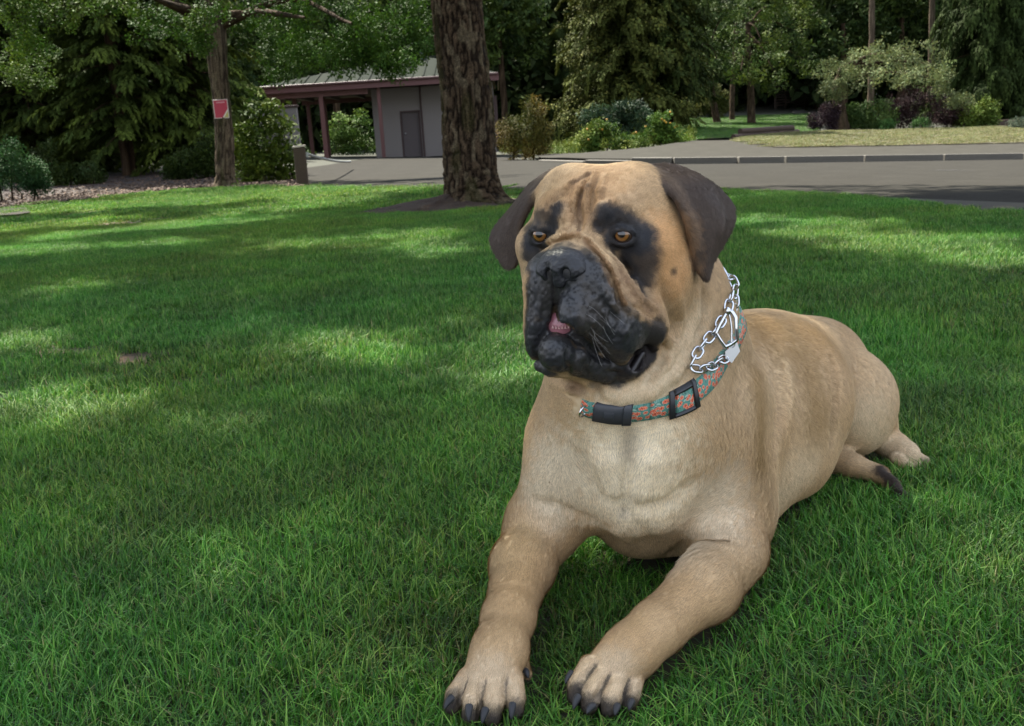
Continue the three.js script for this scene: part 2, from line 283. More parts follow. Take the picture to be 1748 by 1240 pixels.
const mulchNear = lawnFar.slice(0, 9).map((p) => p.clone().add(V3(0, 0, 0.1))), mulchFar = line([[-260, 330], [-100, 322], [0, 316], [100, 306], [205, 298], [300, 294], [380, 292], [450, 290], [520, 289]]);
struct('mulch_bed', sheetGeo(mulchNear, mulchFar, 60, 20, 0.03, (p, c) => c.copy(lin('#33261f')).lerp(lin('#503d31'), noise(p.x * 3, 5, p.z * 3))), std('bark mulch', 0xffffff, 0.95, { vertexColors: true, map: rep(soilT, 1.1), bumpMap: rep(soilT, 1.1), bumpScale: 0.03 }));
struct('bare_path', sheetGeo(line([[-200, 384], [-60, 374], [28, 370], [52, 366]]), line([[-200, 372], [-60, 362], [10, 358], [44, 356]]), 20, 6, 0.035), paving);
// ---------- the park pavilion ----------
const BZ = -45.2, bx = (px, z, py = 220) => { const r = ray(px, py); return -r.x * z / r.z; };
const metalM = std('painted steel', lin('#53322f'), 0.6), wallM = std('grey render', lin('#6a6562'), 0.9, { bumpMap: rep(gritB, 0.8), bumpScale: 0.006 }), darkTrim = std('dark frame', lin('#33211f'), 0.7), doorM = std('door paint', lin('#443d3d'), 0.7);
const box = (x0, x1, y0, y1, z0, z1, r = 0) => { const g = r ? new RoundedBoxGeometry(x1 - x0, y1 - y0, z1 - z0, 2, r) : new THREE.BoxGeometry(x1 - x0, y1 - y0, z1 - z0); return g.translate((x0 + x1) / 2, (y0 + y1) / 2, (z0 + z1) / 2); };
{
  const t = thing('pavilion', 'low grey park pavilion with a metal roof and red posts behind the big trunk', 'pavilion');
  const g0 = terrain(-5, BZ) - 0.1, xL = -5.44, xR = -0.1, zF = BZ, zB = BZ - 6, eave = 3.28, eX0 = -9.95, eX1 = 0.12, eZ = BZ + 1.5, rZ = BZ - 3, ridge = 4.72;
  // walls with a door opening
  const dx0 = -4.26, dx1 = -3.38, dTop = 2.28;
  part('wall', mergeGeometries([box(xL, dx0, g0, eave, zF - 0.2, zF), box(dx1, xR, g0, eave, zF - 0.2, zF), box(dx0, dx1, dTop, eave, zF - 0.2, zF), box(xL, xL + 0.2, g0, eave, zB, zF - 0.2), box(xR - 0.2, xR, g0, eave, zB, zF - 0.2), box(xL, xR, g0, eave, zB - 0.2, zB)]), wallM, t);
  const d = part('door', box(dx0 + 0.06, dx1 - 0.06, g0 + 0.02, dTop - 0.06, zF - 0.14, zF - 0.08, 0.01), doorM, t);
  part('handle', new THREE.SphereGeometry(0.04, 12, 8).translate(dx0 + 0.18, g0 + 1.05, zF - 0.05), std('steel knob', lin('#8a8a88'), 0.35, { metalness: 0.9 }), d);
  part('frame', mergeGeometries([box(dx0, dx0 + 0.06, g0, dTop, zF - 0.16, zF + 0.02), box(dx1 - 0.06, dx1, g0, dTop, zF - 0.16, zF + 0.02), box(dx0 + 0.06, dx1 - 0.06, dTop - 0.06, dTop, zF - 0.16, zF + 0.02)]), darkTrim, d);
  part('downpipe', box(dx1 + 0.04, dx1 + 0.12, g0, eave, zF + 0.003, zF + 0.08, 0.02), darkTrim, t);
  part('end_wall', box(xR + 0.003, xR + 0.14, g0 + 0.3, eave - 0.6, zF - 0.5, zF + 0.35), darkTrim, t);
  // posts, beams
  for (const [px, z, w] of [[655, eZ - 0.35, 0.075], [557, eZ - 0.35, 0.09], [512, BZ - 3, 0.09], [534, BZ - 5.6, 0.09], [562, BZ - 5.6, 0.08], [470, eZ - 0.35, 0.09]]) { const x = bx(px, -z, 262); part('post', box(x - w, x + w, terrain(x, z) - 0.1, eave + 0.05, z - w, z + w, 0.012), metalM, t); }
  for (const [z] of [[eZ - 0.35], [BZ - 5.6]]) part('beam', box(eX0 + 0.4, xL, eave - 0.24, eave - 0.02, z - 0.07, z + 0.07), metalM, t);
  for (let x = eX0 + 1; x < xL - 0.2; x += 1.25) part('rafter', box(x - 0.05, x + 0.05, eave - 0.12, eave + 0.04, BZ - 5.5, eZ - 0.45), darkTrim, t);
  part('soffit', box(eX0 + 0.1, eX1 - 0.1, eave + 0.045, eave + 0.075, zB - 1, eZ - 0.1), std('soffit boards', lin('#4a3733'), 0.9), t);
  part('fascia', mergeGeometries([box(eX0, eX1, eave - 0.02, eave + 0.28, eZ - 0.06, eZ), box(eX0 - 0.06, eX0, eave - 0.02, eave + 0.28, zB - 1.2, eZ), box(eX1, eX1 + 0.06, eave - 0.02, eave + 0.28, zB - 1.2, eZ)]), std('red fascia', lin('#523130'), 0.6), t);
  part('gutter', box(eX0 - 0.04, eX1 + 0.04, eave + 0.2, eave + 0.3, eZ + 0.002, eZ + 0.09, 0.03), std('gutter paint', lin('#452b2a'), 0.5), t);
  // hipped roof of seamed steel sheets
  const roofMs = [0, 1, 2].map((i) => std('roof steel', lin(['#252924', '#232722', '#282c26'][i]), 0.9, { specularIntensity: 0.05 }));
  const yE = eave + 0.29, run = eZ - rZ, rise = ridge - yE, hipX = eX0 + run * 1.15, roof = part('roof', box(hipX, eX1 - 2, ridge - 0.05, ridge + 0.03, rZ - 0.16, rZ + 0.16, 0.02), roofMs[1], t);
  const W = 0.46;
  const panel = (q, m) => { // four corners, a sheet with an upturned seam on its left edge
    const [a, b, c, e] = q, g = new THREE.BufferGeometry(), up = 0.05, s = b.clone().sub(a).multiplyScalar(0.06 / W), s2 = s;
    const v = [a, b, c, e, a.clone().add(V3(0, up, 0)), e.clone().add(V3(0, up, 0)), a.clone().add(s).add(V3(0, up, 0)), e.clone().add(s2).add(V3(0, up, 0)), a.clone().add(s), e.clone().add(s2)];
    g.setAttribute('position', new THREE.Float32BufferAttribute(v.flatMap((p) => [p.x, p.y, p.z]), 3)); g.setIndex([0, 1, 2, 0, 2, 3, 0, 3, 5, 0, 5, 4, 4, 5, 7, 4, 7, 6, 6, 7, 9, 6, 9, 8]); const n = g.toNonIndexed(); n.computeVertexNormals(); part('roof_panel', n, m, roof);
  };
  let k = 0;
  for (let x = eX0; x < eX1 - 0.01; x += W, k++) { const x1 = Math.min(x + W, eX1), f = (X) => X < hipX ? (X - eX0) / (hipX - eX0) : X > eX1 - 3 ? (eX1 - X) / 3 : 1, pt = (X, s) => V3(X, yE + rise * s, eZ + 0.05 - run * s); panel([pt(x, 0), pt(x1, 0), pt(x1, f(x1)), pt(x, f(x))], roofMs[k % 3]); }
  for (let z = eZ; z > zB - 1.2; z -= W, k++) { const z1 = Math.max(z - W, zB - 1.2), f = (Z) => Z > rZ ? (eZ - Z) / run : (Z - (zB - 1.2)) / (rZ - zB + 1.2), pt = (Z, s) => V3(eX0 + (hipX - eX0) * s, yE + rise * s, Z); panel([pt(z, 0), pt(z1, 0), pt(z1, f(z1)), pt(z, f(z))], roofMs[k % 3]); }
  { const g = new THREE.BufferGeometry(), v = [eX0, yE, zB - 1.2, eX1, yE, zB - 1.2, eX1 - 3, ridge, rZ, hipX, ridge, rZ, eX1, yE, eZ]; g.setAttribute('position', new THREE.Float32BufferAttribute(v, 3)); g.setIndex([1, 0, 3, 1, 3, 2, 4, 1, 2]); const n = g.toNonIndexed(); n.computeVertexNormals(); part('rear_slope', n, roofMs[0], roof); }
  // lantern on the ridge
  const cx = -3.68, cup = part('lantern', mergeGeometries([box(cx - 0.42, cx + 0.42, ridge - 0.3, ridge + 0.4, rZ - 0.4, rZ + 0.4, 0.02)]), std('pale louvre', lin('#6d7678'), 0.6), t);
  const cap = new THREE.ConeGeometry(0.72, 0.3, 4, 1).rotateY(Math.PI / 4).translate(cx, ridge + 0.55, rZ); part('lantern_roof', cap, roofMs[0], cup);
  for (let i = 0; i < 3; i++) part('louvre', box(cx - 0.36, cx + 0.36, ridge + 0.05 + i * 0.11, ridge + 0.1 + i * 0.11, rZ + 0.402, rZ + 0.44, 0.01), roofMs[2], cup);
  part('floor_slab', box(eX0 + 0.3, xL, g0 - 0.2, g0 + 0.02, zB - 0.5, BZ + 1.1), paving, t);
}
{ // low wall left of the pavilion
  const z = -41, x0 = -9.6, x1 = -7.95, t = thing('screen_wall', 'low grey screen wall left of the pavilion, half hidden by leaves', 'wall');
  const y = terrain(x0, z); part('wall', box(x0, x1, y - 0.1, y + 2.0, z - 0.2, z, 0.01), wallM, t); part('coping', box(x0 - 0.05, x1 + 0.05, y + 2.0, y + 2.08, z - 0.25, z + 0.05, 0.01), darkTrim, t);
}
{ // posts and the cables between them
  const wood = std('weathered wood', lin('#6c655a'), 0.9, { map: rep(soilT, 2) }), redwood = std('red brown post', lin('#6b3a30'), 0.85), cable = std('steel cable', lin('#8f918d'), 0.5, { metalness: 0.6 });
  const p = onGround(517, 318), t = thing('wooden_post', 'stout grey wooden post with a pale top at the end of the forecourt', 'post', [p.x, p.y, p.z], 0.2);
  const g = new RoundedBoxGeometry(0.27, 0.9, 0.27, 4, 0.03, 1), P = g.attributes.position; for (let i = 0; i < P.count; i++) { const n = noise(P.getX(i) * 30, P.getY(i) * 4, P.getZ(i) * 30) - 0.5; P.setX(i, P.getX(i) * (1 + 0.06 * n)); P.setZ(i, P.getZ(i) * (1 - 0.05 * n)); } g.computeVertexNormals();
  part('shaft', g.translate(0, 0.42, 0), wood, t); part('cap', new RoundedBoxGeometry(0.3, 0.05, 0.3, 2, 0.02).rotateZ(0.06).translate(0, 0.895, 0), std('bleached wood', lin('#aca394'), 0.9), t); part('bracket', new RoundedBoxGeometry(0.06, 0.12, 0.2, 2, 0.01).translate(0.165, 0.7, 0), cable, t);
  const q = onGround(946, 246), t2 = thing('red_post', 'red brown post standing in the ground cover beside the cedar', 'post', [q.x, q.y, q.z], 0.1);
  part('shaft', new RoundedBoxGeometry(0.2, 0.85, 0.2, 3, 0.02).translate(0, 0.42, 0), redwood, t2); part('cap', new RoundedBoxGeometry(0.26, 0.07, 0.26, 2, 0.02).translate(0, 0.87, 0), redwood, t2);
  const sag = (a, b, s, r) => new THREE.TubeGeometry(new THREE.QuadraticBezierCurve3(a, a.clone().lerp(b, 0.5).add(V3(0, -s, 0)), b), 24, r, 8);
  const c1 = part('barrier_cable', sag(V3(p.x + 0.16, p.y + 0.72, p.z), onGround(598, 276, 0.25), 0.12, 0.035), cable, scene); tag(c1, 'pale cable sagging from the grey wooden post across the forecourt', 'cable');
  const c2 = part('barrier_cable_001', sag(V3(q.x - 0.1, q.y + 0.7, q.z), onGround(872, 264, 0.1), 0.15, 0.03), cable, scene); tag(c2, 'thin cable running from the red brown post down to the left', 'cable');
}
{ // timber edging, rails and the slatted fence beyond the glade
  const log = std('old timber', lin('#5b4c3d'), 0.9, { map: rep(soilT, 2) });
  const a = onGround(1262, 239), b = onGround(1345, 232), t = thing('log_edging', 'stacked timber logs edging the small shaded lawn', 'edging');
  const dir = b.clone().sub(a), L = dir.length(); dir.normalize(); const R = rng(4);
  for (let i = 0; i < 7; i++) { const len = L * (0.3 + 0.25 * R()), s = L * (i / 7) + len / 2 - 0.4, row = i % 2, g = new THREE.CylinderGeometry(0.12, 0.13, len, 10, 3); g.rotateZ(Math.PI / 2).rotateY(-Math.atan2(dir.z, dir.x) + (R() - 0.5) * 0.1); const c = a.clone().addScaledVector(dir, s); part('log', g.translate(c.x, c.y + 0.12 + row * 0.2, c.z - row * 0.05), log, t); }
  const e0 = onGround(1652, 218), e1 = onGround(1900, 206), t2 = thing('timber_rail', 'long low dark timber edging behind the dry verge at right', 'edging'), d2 = e1.clone().sub(e0);
  for (let i = 0; i < 4; i++) { const s = (i + 0.5) / 4, c = e0.clone().addScaledVector(d2, s); const g = new RoundedBoxGeometry(d2.length() / 4 - 0.06, 0.28, 0.2, 2, 0.03).rotateY(-Math.atan2(d2.z, d2.x)); part('beam', g.translate(c.x, terrain(c.x, c.z) + 0.14, c.z), log, t2); }
  const f0 = onGround(1325, 186), f1 = onGround(1392, 182), t3 = thing('slat_fence', 'dark slatted fence beyond the small lawn and footpath', 'fence'), d3 = f1.clone().sub(f0), dark = std('dark slats', lin('#4b3f36'), 0.9), yaw = -Math.atan2(d3.z, d3.x), Lf = d3.length();
  const put = (g, s, y) => { const c = f0.clone().addScaledVector(d3, s); return g.rotateY(yaw).translate(c.x, c.y + y, c.z); };
  for (let i = 0; i < 9; i++) part('slat', put(new RoundedBoxGeometry(Lf, 0.12, 0.04, 1, 0.01), 0.5, 0.25 + i * 0.2), dark, t3);
  for (let i = 0; i <= 4; i++) part('post', put(new THREE.BoxGeometry(0.12, 2.1, 0.1).translate(0, 0, -0.075), i / 4, 1.05), dark, t3);
}
// ---------- trees and shrubs ----------
const leafM = std('leaf', 0xffffff, 0.62, { vertexColors: true, transmission: 0.34, thickness: 0, specularIntensity: 0.12 });
const needleM = std('needle', 0xffffff, 0.75, { vertexColors: true, specularIntensity: 0.1, transmission: 0.15, thickness: 0 });
const barkM = std('bark', 0xffffff, 0.95, { vertexColors: true, specularIntensity: 0.2, map: rep(soilT, 1), bumpMap: rep(soilT, 1.5), bumpScale: 0.012 });
// a trunk or limb through given points: ridged bark, a flare at the foot when asked
function barkGeo(pts, radii, o = {}) {
  const { nu = 28, nv = 40, ridge = 0.12, freq = 14, flare = 0, seed = 1, dark = lin('#3c332b'), pale = lin('#7b7264'), lichen = 0 } = o;
  const curve = new THREE.CatmullRomCurve3(pts), pos = [], col = [], uv = [], idx = [], c = new THREE.Color(), up = V3(0, 1, 0);
  for (let j = 0; j <= nv; j++) {
    const t = j / nv, p = curve.getPoint(t), T = curve.getTangent(t), X = V3(1, 0, 0).addScaledVector(T, -T.x).normalize(), Z = X.clone().cross(T), f = t * (radii.length - 1), i0 = Math.min(Math.floor(f), radii.length - 2), r0 = lerp(radii[i0], radii[i0 + 1], f - i0);
    for (let i = 0; i <= nu; i++) {
      const a = i / nu * Math.PI * 2, cx = Math.cos(a), cz = Math.sin(a), L = t * curve.getLength();
      const plates0 = Math.abs(noise(cx * freq * 0.35 + seed * 9, L * freq * 0.16 / Math.max(0.2, r0 * 3), cz * freq * 0.35) - 0.5) * 2, plates = smooth(0.02, 0.6, plates0), fine = noise(cx * freq + seed, L * freq * 0.9, cz * freq);
      const roots = flare ? flare * Math.exp(-L / (r0 * 0.9)) * (0.55 + 0.75 * Math.pow(Math.abs(Math.sin(a * 2.5 + seed)), 1.5) + 0.3 * noise(cx * 3 + seed, 1, cz * 3)) : 0;
      const r = r0 * (1 + ridge * (plates - 0.4) + ridge * 0.35 * (fine - 0.5) + roots + 0.06 * (noise(cx * 1.5, L * 1.2 + seed, cz * 1.5) - 0.5));
      pos.push(p.x + (X.x * cx + Z.x * cz) * r, p.y + (X.y * cx + Z.y * cz) * r, p.z + (X.z * cx + Z.z * cz) * r); uv.push(a * r0 * 2, L);
      c.copy(dark).lerp(pale, clamp(plates * 0.9 + (fine - 0.5) * 0.7)); if (lichen) c.lerp(lin('#a9aa9a'), lichen * smooth(0.58, 0.72, noise(cx * 6 + 7, L * 5, cz * 6 + seed)) * (0.4 + 0.6 * fine)); c.lerp(lin('#4c5a2e'), 0.5 * lichen * smooth(0.55, 0.75, noise(cx * 2 + 3, L * 1.3 + 5, cz * 2)));
      col.push(c.r, c.g, c.b);
    }
  }
  for (let j = 0; j < nv; j++) for (let i = 0; i < nu; i++) { const k = j * (nu + 1) + i; idx.push(k, k + nu + 1, k + 1, k + 1, k + nu + 1, k + nu + 2); }
  const g = new THREE.BufferGeometry(); g.setAttribute('position', new THREE.Float32BufferAttribute(pos, 3)); g.setAttribute('uv', new THREE.Float32BufferAttribute(uv, 2)); g.setAttribute('color', new THREE.Float32BufferAttribute(col, 3)); g.setIndex(idx); g.computeVertexNormals(); return g;
}
// leaves: one pointed, folded blade; a clump of them in a ball; a drooping conifer spray
function leafBlade(pos, col, idx, o, dir, up, L, W, t) {
  const s = dir.clone().cross(up).normalize(), n = s.clone().cross(dir).normalize(), b = pos.length / 3, put = (f, w, h) => { const p = o.clone().addScaledVector(dir, L * f).addScaledVector(s, W * w).addScaledVector(n, L * h); pos.push(p.x, p.y, p.z); };
  put(0, 0, 0); put(0.42, -0.5, 0.1); put(0.42, 0.5, 0.1); put(1, 0, -0.12); put(0.45, 0, 0.0); for (let i = 0; i < 5; i++) col.push(t[0], t[1], t[2]);
  idx.push(b, b + 4, b + 1, b + 1, b + 4, b + 3, b, b + 2, b + 4, b + 4, b + 2, b + 3);
}
const finish = (pos, col, idx) => { const g = new THREE.BufferGeometry(); g.setAttribute('position', new THREE.Float32BufferAttribute(pos, 3)); g.setAttribute('color', new THREE.Float32BufferAttribute(col, 3)); g.setIndex(idx); g.computeVertexNormals(); return g; };
function clump(seed, n, L, W, spread = 0.3) {
  const r = rng(seed), pos = [], col = [], idx = [];
  for (let i = 0; i < n; i++) {
    const o = V3(r() - 0.5, r() - 0.5, r() - 0.5).normalize().multiplyScalar(spread * Math.cbrt(r())); o.y *= 0.75;
    const a = r() * 6.283, d = V3(Math.cos(a), -0.35 + (r() - 0.5) * 0.9, Math.sin(a)).normalize(), up = V3(r() - 0.5, 1.1, r() - 0.5).normalize(), k = 0.7 + 0.6 * r(), y = r();
    leafBlade(pos, col, idx, o, d, up, L * (0.7 + 0.6 * r()), W * (0.7 + 0.6 * r()), [k * (0.9 + 0.25 * y), k, k * (1 - 0.25 * y)]);
  }
  return finish(pos, col, idx);
}
function spray(seed, n, droop) { // a flat drooping branchlet about 0.6 m long, along +x
  const r = rng(seed), pos = [], col = [], idx = [];
  for (let i = 0; i < n; i++) {
    const f = Math.pow(r(), 0.8), side = r() < 0.5 ? -1 : 1, o = V3(f * 0.55, -droop * f * f * 0.5 + (r() - 0.5) * 0.05, side * r() * 0.16 * (1.1 - f)), d = V3(0.8, -droop * (0.35 + 0.8 * f) + (r() - 0.5) * 0.3, side * (0.25 + 0.6 * r())).normalize(), k = 0.65 + 0.6 * r() + 0.25 * f;
    leafBlade(pos, col, idx, o, d, V3((r() - 0.5) * 0.8, 1, (r() - 0.5) * 0.8).normalize(), 0.12 + 0.1 * r(), 0.035 + 0.03 * r(), [k, k, k * 0.9]);
  }
  return finish(pos, col, idx);
}
const CL = { fine: [1, 2, 3].map((s) => clump(s, 44, 0.10, 0.055)), mid: [4, 5, 6].map((s) => clump(s, 34, 0.15, 0.08)), big: [7, 8, 9].map((s) => clump(s, 20, 0.22, 0.10, 0.32)), far: [10, 11].map((s) => clump(s, 26, 0.30, 0.17, 0.5)), spray: [12, 13, 14].map((s) => spray(s, 46, 0.3)), cedar: [15, 16, 17].map((s) => spray(s, 46, 1.1)) };
let leafSeed = 100;
function foliage(name, kinds, mat, list, parent) { // list of [position, size, colour, yaw, pitch]
  const r = rng(leafSeed++), q = new THREE.Quaternion(), e = new THREE.Euler(), m4 = new THREE.Matrix4();
  kinds.forEach((g, k) => {
    const mine = list.filter((_, i) => i % kinds.length === k); if (!mine.length) return; const o = new THREE.InstancedMesh(g, mat, mine.length); o.name = name; o.userData.kind = 'stuff'; o.castShadow = o.receiveShadow = true;
    mine.forEach(([p, s, c, yaw, pitch], i) => { e.set(yaw === undefined ? r() * 6.28 : 0, yaw ?? r() * 6.28, pitch ?? (yaw === undefined ? (r() - 0.5) * 1.2 : (r() - 0.5) * 0.4), 'YXZ'); m4.compose(p, q.setFromEuler(e), V3(s, s, s)); o.setMatrixAt(i, m4); o.setColorAt(i, c.multiplyScalar(0.65)); });
    parent.add(o);
  });
}
// clumps over the outside (and some within) of rounded lobes
function lobes(list, per, size, c0, c1, r, out = [], reject) {
  for (const [c, rx, ry, rz] of list) {
    const n = Math.ceil(per * (rx * ry + ry * rz + rx * rz) * 4) + (rx < 1.3 && size < 1 ? 26 : 0);
    for (let i = 0; i < n; i++) {
      const d = V3(r() * 2 - 1, r() * 2 - 1, r() * 2 - 1); if (d.lengthSq() > 1 || d.lengthSq() < 0.01) { i--; continue; } d.normalize();
      const k = r() < 0.65 ? 0.8 + 0.25 * r() : 0.3 + 0.55 * r(), gap = noise(c.x + d.x * rx * 1.1, c.y + d.y * ry * 1.1, c.z + d.z * rz * 1.1); if (gap < 0.3) continue;
      const p = V3(c.x + d.x * rx * k, c.y + d.y * ry * k, c.z + d.z * rz * k); if (reject && reject(p)) continue;
      out.push([p, size * (0.75 + 0.5 * r()), c0.clone().lerp(c1, clamp(gap * 1.3 - 0.25 + (r() - 0.5) * 0.4)).multiplyScalar(0.8 + 0.4 * r())]);
    }
  }
  return out;
}
const lobePx = (l, d, deep = 1) => l.map(([px, py, rx, ry, dz = 0]) => [at(px, py, d + dz), rx * (d + dz) / F, ry * (d + dz) / F, Math.max(rx, ry) * 0.75 * deep * (d + dz) / F]);
const zDepth = (p) => -p.clone().sub(camera.position).applyQuaternion(camera.quaternion.clone().invert()).z;
const limb = (a, b, r0, r1, bend, o) => barkGeo([a, a.clone().lerp(b, 0.5).add(bend), b], [r0, (r0 + r1) / 2, r1], { nu: 10, nv: 12, ridge: 0.06, ...o });

// --- the big shade tree in the middle: trunk, flared foot and the canopy that shades the dog and lawn ---
const G1 = lin('#5a7a2c'), G2 = lin('#86a03c'), GD = lin('#31461d'), OL = lin('#5d6733');
const sunLine = (p, r) => ({ p, r });
const dapples = [[605, 590, 0.17], [560, 582, 0.12], [650, 606, 0.12], [690, 622, 0.05], [15, 592, 0.26], [85, 692, 0.13], [150, 715, 0.04], [110, 495, 0.22], [60, 430, 0.5], [120, 405, 0.45], [150, 380, 0.6], [30, 392, 0.5], [290, 420, 0.3], [320, 385, 0.6], [400, 380, 0.35], [520, 420, 0.22], [480, 360, 0.7], [560, 345, 0.7], [720, 405, 0.34], [690, 420, 0.2], [780, 432, 0.25], [400, 345, 0.8], [250, 350, 0.8], [330, 335, 0.8], [1350, 402, 0.3], [1400, 398, 0.25], [1480, 425, 0.22], [1580, 430, 0.28], [1660, 440, 0.3], [1725, 452, 0.25], [1440, 385, 0.22], [1300, 378, 0.22], [1640, 412, 0.22], [1540, 408, 0.2], [870, 345, 0.3], [890, 632, 0.13], [905, 585, 0.1], [860, 660, 0.08], [1735, 960, 0.03]].map(([x, y, r]) => sunLine(onGround(x, y), r));
const sunDist = (p, o) => { const v = p.clone().sub(o), s = v.dot(SUN_DIR); return v.addScaledVector(SUN_DIR, -s).length(); };
// boughs reaching out over the lawn, leafy everywhere but at the gaps that let the sun through
const canopy = (x0, x1, R) => {
  const out = [];
  for (let z = 1.2; z > -17; ) {
    const st = z > -6.5 ? 0.3 : 0.5, size = z > -6.5 ? 0.6 : 1.05;
    for (let x = Math.max(x0, z * 0.62 - 3); x < Math.min(x1, -z * 0.62 + 2.4); x += st) for (let i = 0; i < 5; i++) {
      const k = 6 + R() * 4.5 + (z < -8 ? 1 : 0), p = V3(x + R() * st, 0, z + R() * st).addScaledVector(SUN_DIR, k / SUN_DIR.y);
      if (x > 1.5 && z < -10.2) continue;
      if (!inGap(p, size * 0.2)) out.push([p, size * (0.9 + 0.35 * R()), G1.clone().lerp(G2, R() * 0.6).multiplyScalar(0.8 + 0.4 * R())]);
    }
    z -= st;
  }
  return out;
};
const inGap = (p, ext = 0.3) => dapples.some((d) => sunDist(p, d.p) < (d.r * (d.p.z < -8 ? 1.1 : 0.85) + ext) * (0.75 + 0.5 * noise(p.x * 2.5, p.y * 2.5, p.z * 2.5)));
{
  const base = onGround(812, 350), d = zDepth(base), t = thing('shade_tree', 'big dark furrowed tree trunk in the middle, standing before the pavilion', 'tree', [0, 0, 0]);
  const up = [at(813, 356, d), at(808, 330, d), at(803, 290, d), at(800, 220, d), at(794, 140, d), at(786, 70, d), at(779, 0, d)]; const top = up[6].clone();
  const P = [up[0].setY(base.y - 0.1), ...up.slice(1), top.clone().add(V3(-0.05, 1.4, -0.1)), top.clone().add(V3(0, 3.2, 0))];
  part('trunk', barkGeo(P, [0.36, 0.335, 0.32, 0.315, 0.305, 0.30, 0.30, 0.29, 0.26], { nu: 150, nv: 260, ridge: 0.1, freq: 30, flare: 0.75, seed: 3, dark: lin('#2a2521'), pale: lin('#7d7568'), lichen: 0.8 }), barkM, t);
  const fork = P[P.length - 1], R = rng(9), tips = [];
  for (let i = 0; i < 8; i++) { const a = i / 8 * 6.283 + 0.3, b = V3(fork.x + Math.cos(a) * (3.2 + R() * 2), fork.y + 1.6 + R() * 4, fork.z + Math.sin(a) * (3.2 + R() * 2)); tips.push(b); part('limb', limb(fork.clone().add(V3(0, -R() * 1.2, 0)), b, 0.15, 0.04, V3(0, 0.5, 0), { seed: i }), barkM, t); }
  const L = tips.map((b) => [b, 2.6, 1.6, 2.6]); L.push([fork.clone().add(V3(0, 5.5, 0)), 4, 2.2, 4]);
  const list = lobes(L, 2.0, 1.25, G1, G2, R, [], (p) => inGap(p)).concat(canopy(-3.2, 3.2, R));
  foliage('crown', CL.mid, leafM, list.filter(([p]) => p.y > 0.75 + 0.155 * -p.z + 1.0), t);
  // the ring of bare soil and roots round its foot
  const ring = [], rp = [], N = 60; const rc = base.clone().add(V3(-0.25, 0, 0.1));
  for (let j = 0; j <= 14; j++) for (let i = 0; i <= N; i++) { const a = i / N * 6.283, e = (1.02 + 0.22 * (noise(Math.cos(a) * 2 + 4, 2, Math.sin(a) * 2) - 0.5) + (Math.cos(a) < -0.4 ? 0.28 : 0)) * j / 14, x = rc.x + Math.cos(a) * e * 1.05, z = rc.z + Math.sin(a) * e * 0.75; rp.push(x, terrain(x, z) + 0.005 + 0.17 * Math.pow(1 - j / 14, 1.3) + 0.05 * (fbm(x * 7, 3, z * 7, 3) - 0.5) * (1 - Math.pow(j / 14, 6)), z); }
  for (let j = 0; j < 14; j++) for (let i = 0; i < N; i++) { const k = j * (N + 1) + i; ring.push(k, k + 1, k + N + 1, k + 1, k + N + 2, k + N + 1); }
  const g = new THREE.BufferGeometry(); g.setAttribute('position', new THREE.Float32BufferAttribute(rp, 3)); const uv = []; for (let i = 0; i < rp.length / 3; i++) uv.push(rp[i * 3], rp[i * 3 + 2]); g.setAttribute('uv', new THREE.Float32BufferAttribute(uv, 2)); g.setIndex(ring); g.computeVertexNormals();
  struct('bare_soil', g, std('root mound soil', lin('#5c4a3b'), 0.95, { map: rep(soilT, 1.4), bumpMap: rep(soilT, 2), bumpScale: 0.03 }));
  globalThis.__ring = { c: rc, r: 1.0 };
}
{ // a second shade tree out of the frame on the right, which throws its shade over the road's edge and the right of the lawn
  const t = thing('roadside_tree', 'tree at the right whose shade falls across the edge of the road', 'tree', [0, 0, 0]), R = rng(21), b = V3(7.4, terrain(7.4, -10), -10.5), f = b.clone().add(V3(0, 4.4, 0));
  part('trunk', barkGeo([b.clone().add(V3(0, -0.2, 0)), b.clone().add(V3(0.05, 2, 0)), f], [0.26, 0.2, 0.17], { flare: 0.4, seed: 6 }), barkM, t);
  const L = []; for (let i = 0; i < 6; i++) { const a = i * 1.05, q = f.clone().add(V3(Math.cos(a) * 2.6, 1.2 + R() * 2.5, Math.sin(a) * 2.6)); part('limb', limb(f, q, 0.1, 0.03, V3(0, 0.4, 0), { seed: i + 20 }), barkM, t); L.push([q, 2, 1.3, 2]); }
  L.push([f.clone().add(V3(0, 3.6, 0)), 2.8, 1.8, 2.8]);
  foliage('crown', CL.mid, leafM, lobes(L, 3.2, 1.25, G1, G2, R, [], (p) => inGap(p)).concat(canopy(3.2, 12, R)).filter(([p]) => p.y > 0.75 + 0.155 * -p.z + 1.0), t);
}
{ // a third shade tree out of the frame on the left
  const t = thing('lawn_tree', 'spreading tree left of the lawn whose boughs shade its left half', 'tree', [0, 0, 0]), R = rng(23), b = V3(-8.6, terrain(-8.6, -8), -8), f = b.clone().add(V3(0.2, 4.6, 0));
  part('trunk', barkGeo([b.clone().add(V3(0, -0.2, 0)), b.clone().add(V3(0.05, 2, 0)), f], [0.3, 0.24, 0.2], { flare: 0.4, seed: 7 }), barkM, t);
  for (let i = 0; i < 8; i++) { const a = i * 0.8, q = f.clone().add(V3(Math.cos(a) * 4, 2 + R() * 2.5, Math.sin(a) * 4)); part('limb', limb(f, q, 0.12, 0.03, V3(0, 0.5, 0), { seed: i + 40 }), barkM, t); }
  foliage('crown', CL.mid, leafM, canopy(-14, -3.2, R).filter(([p]) => p.y > 0.75 + 0.155 * -p.z + 1.0), t);
}
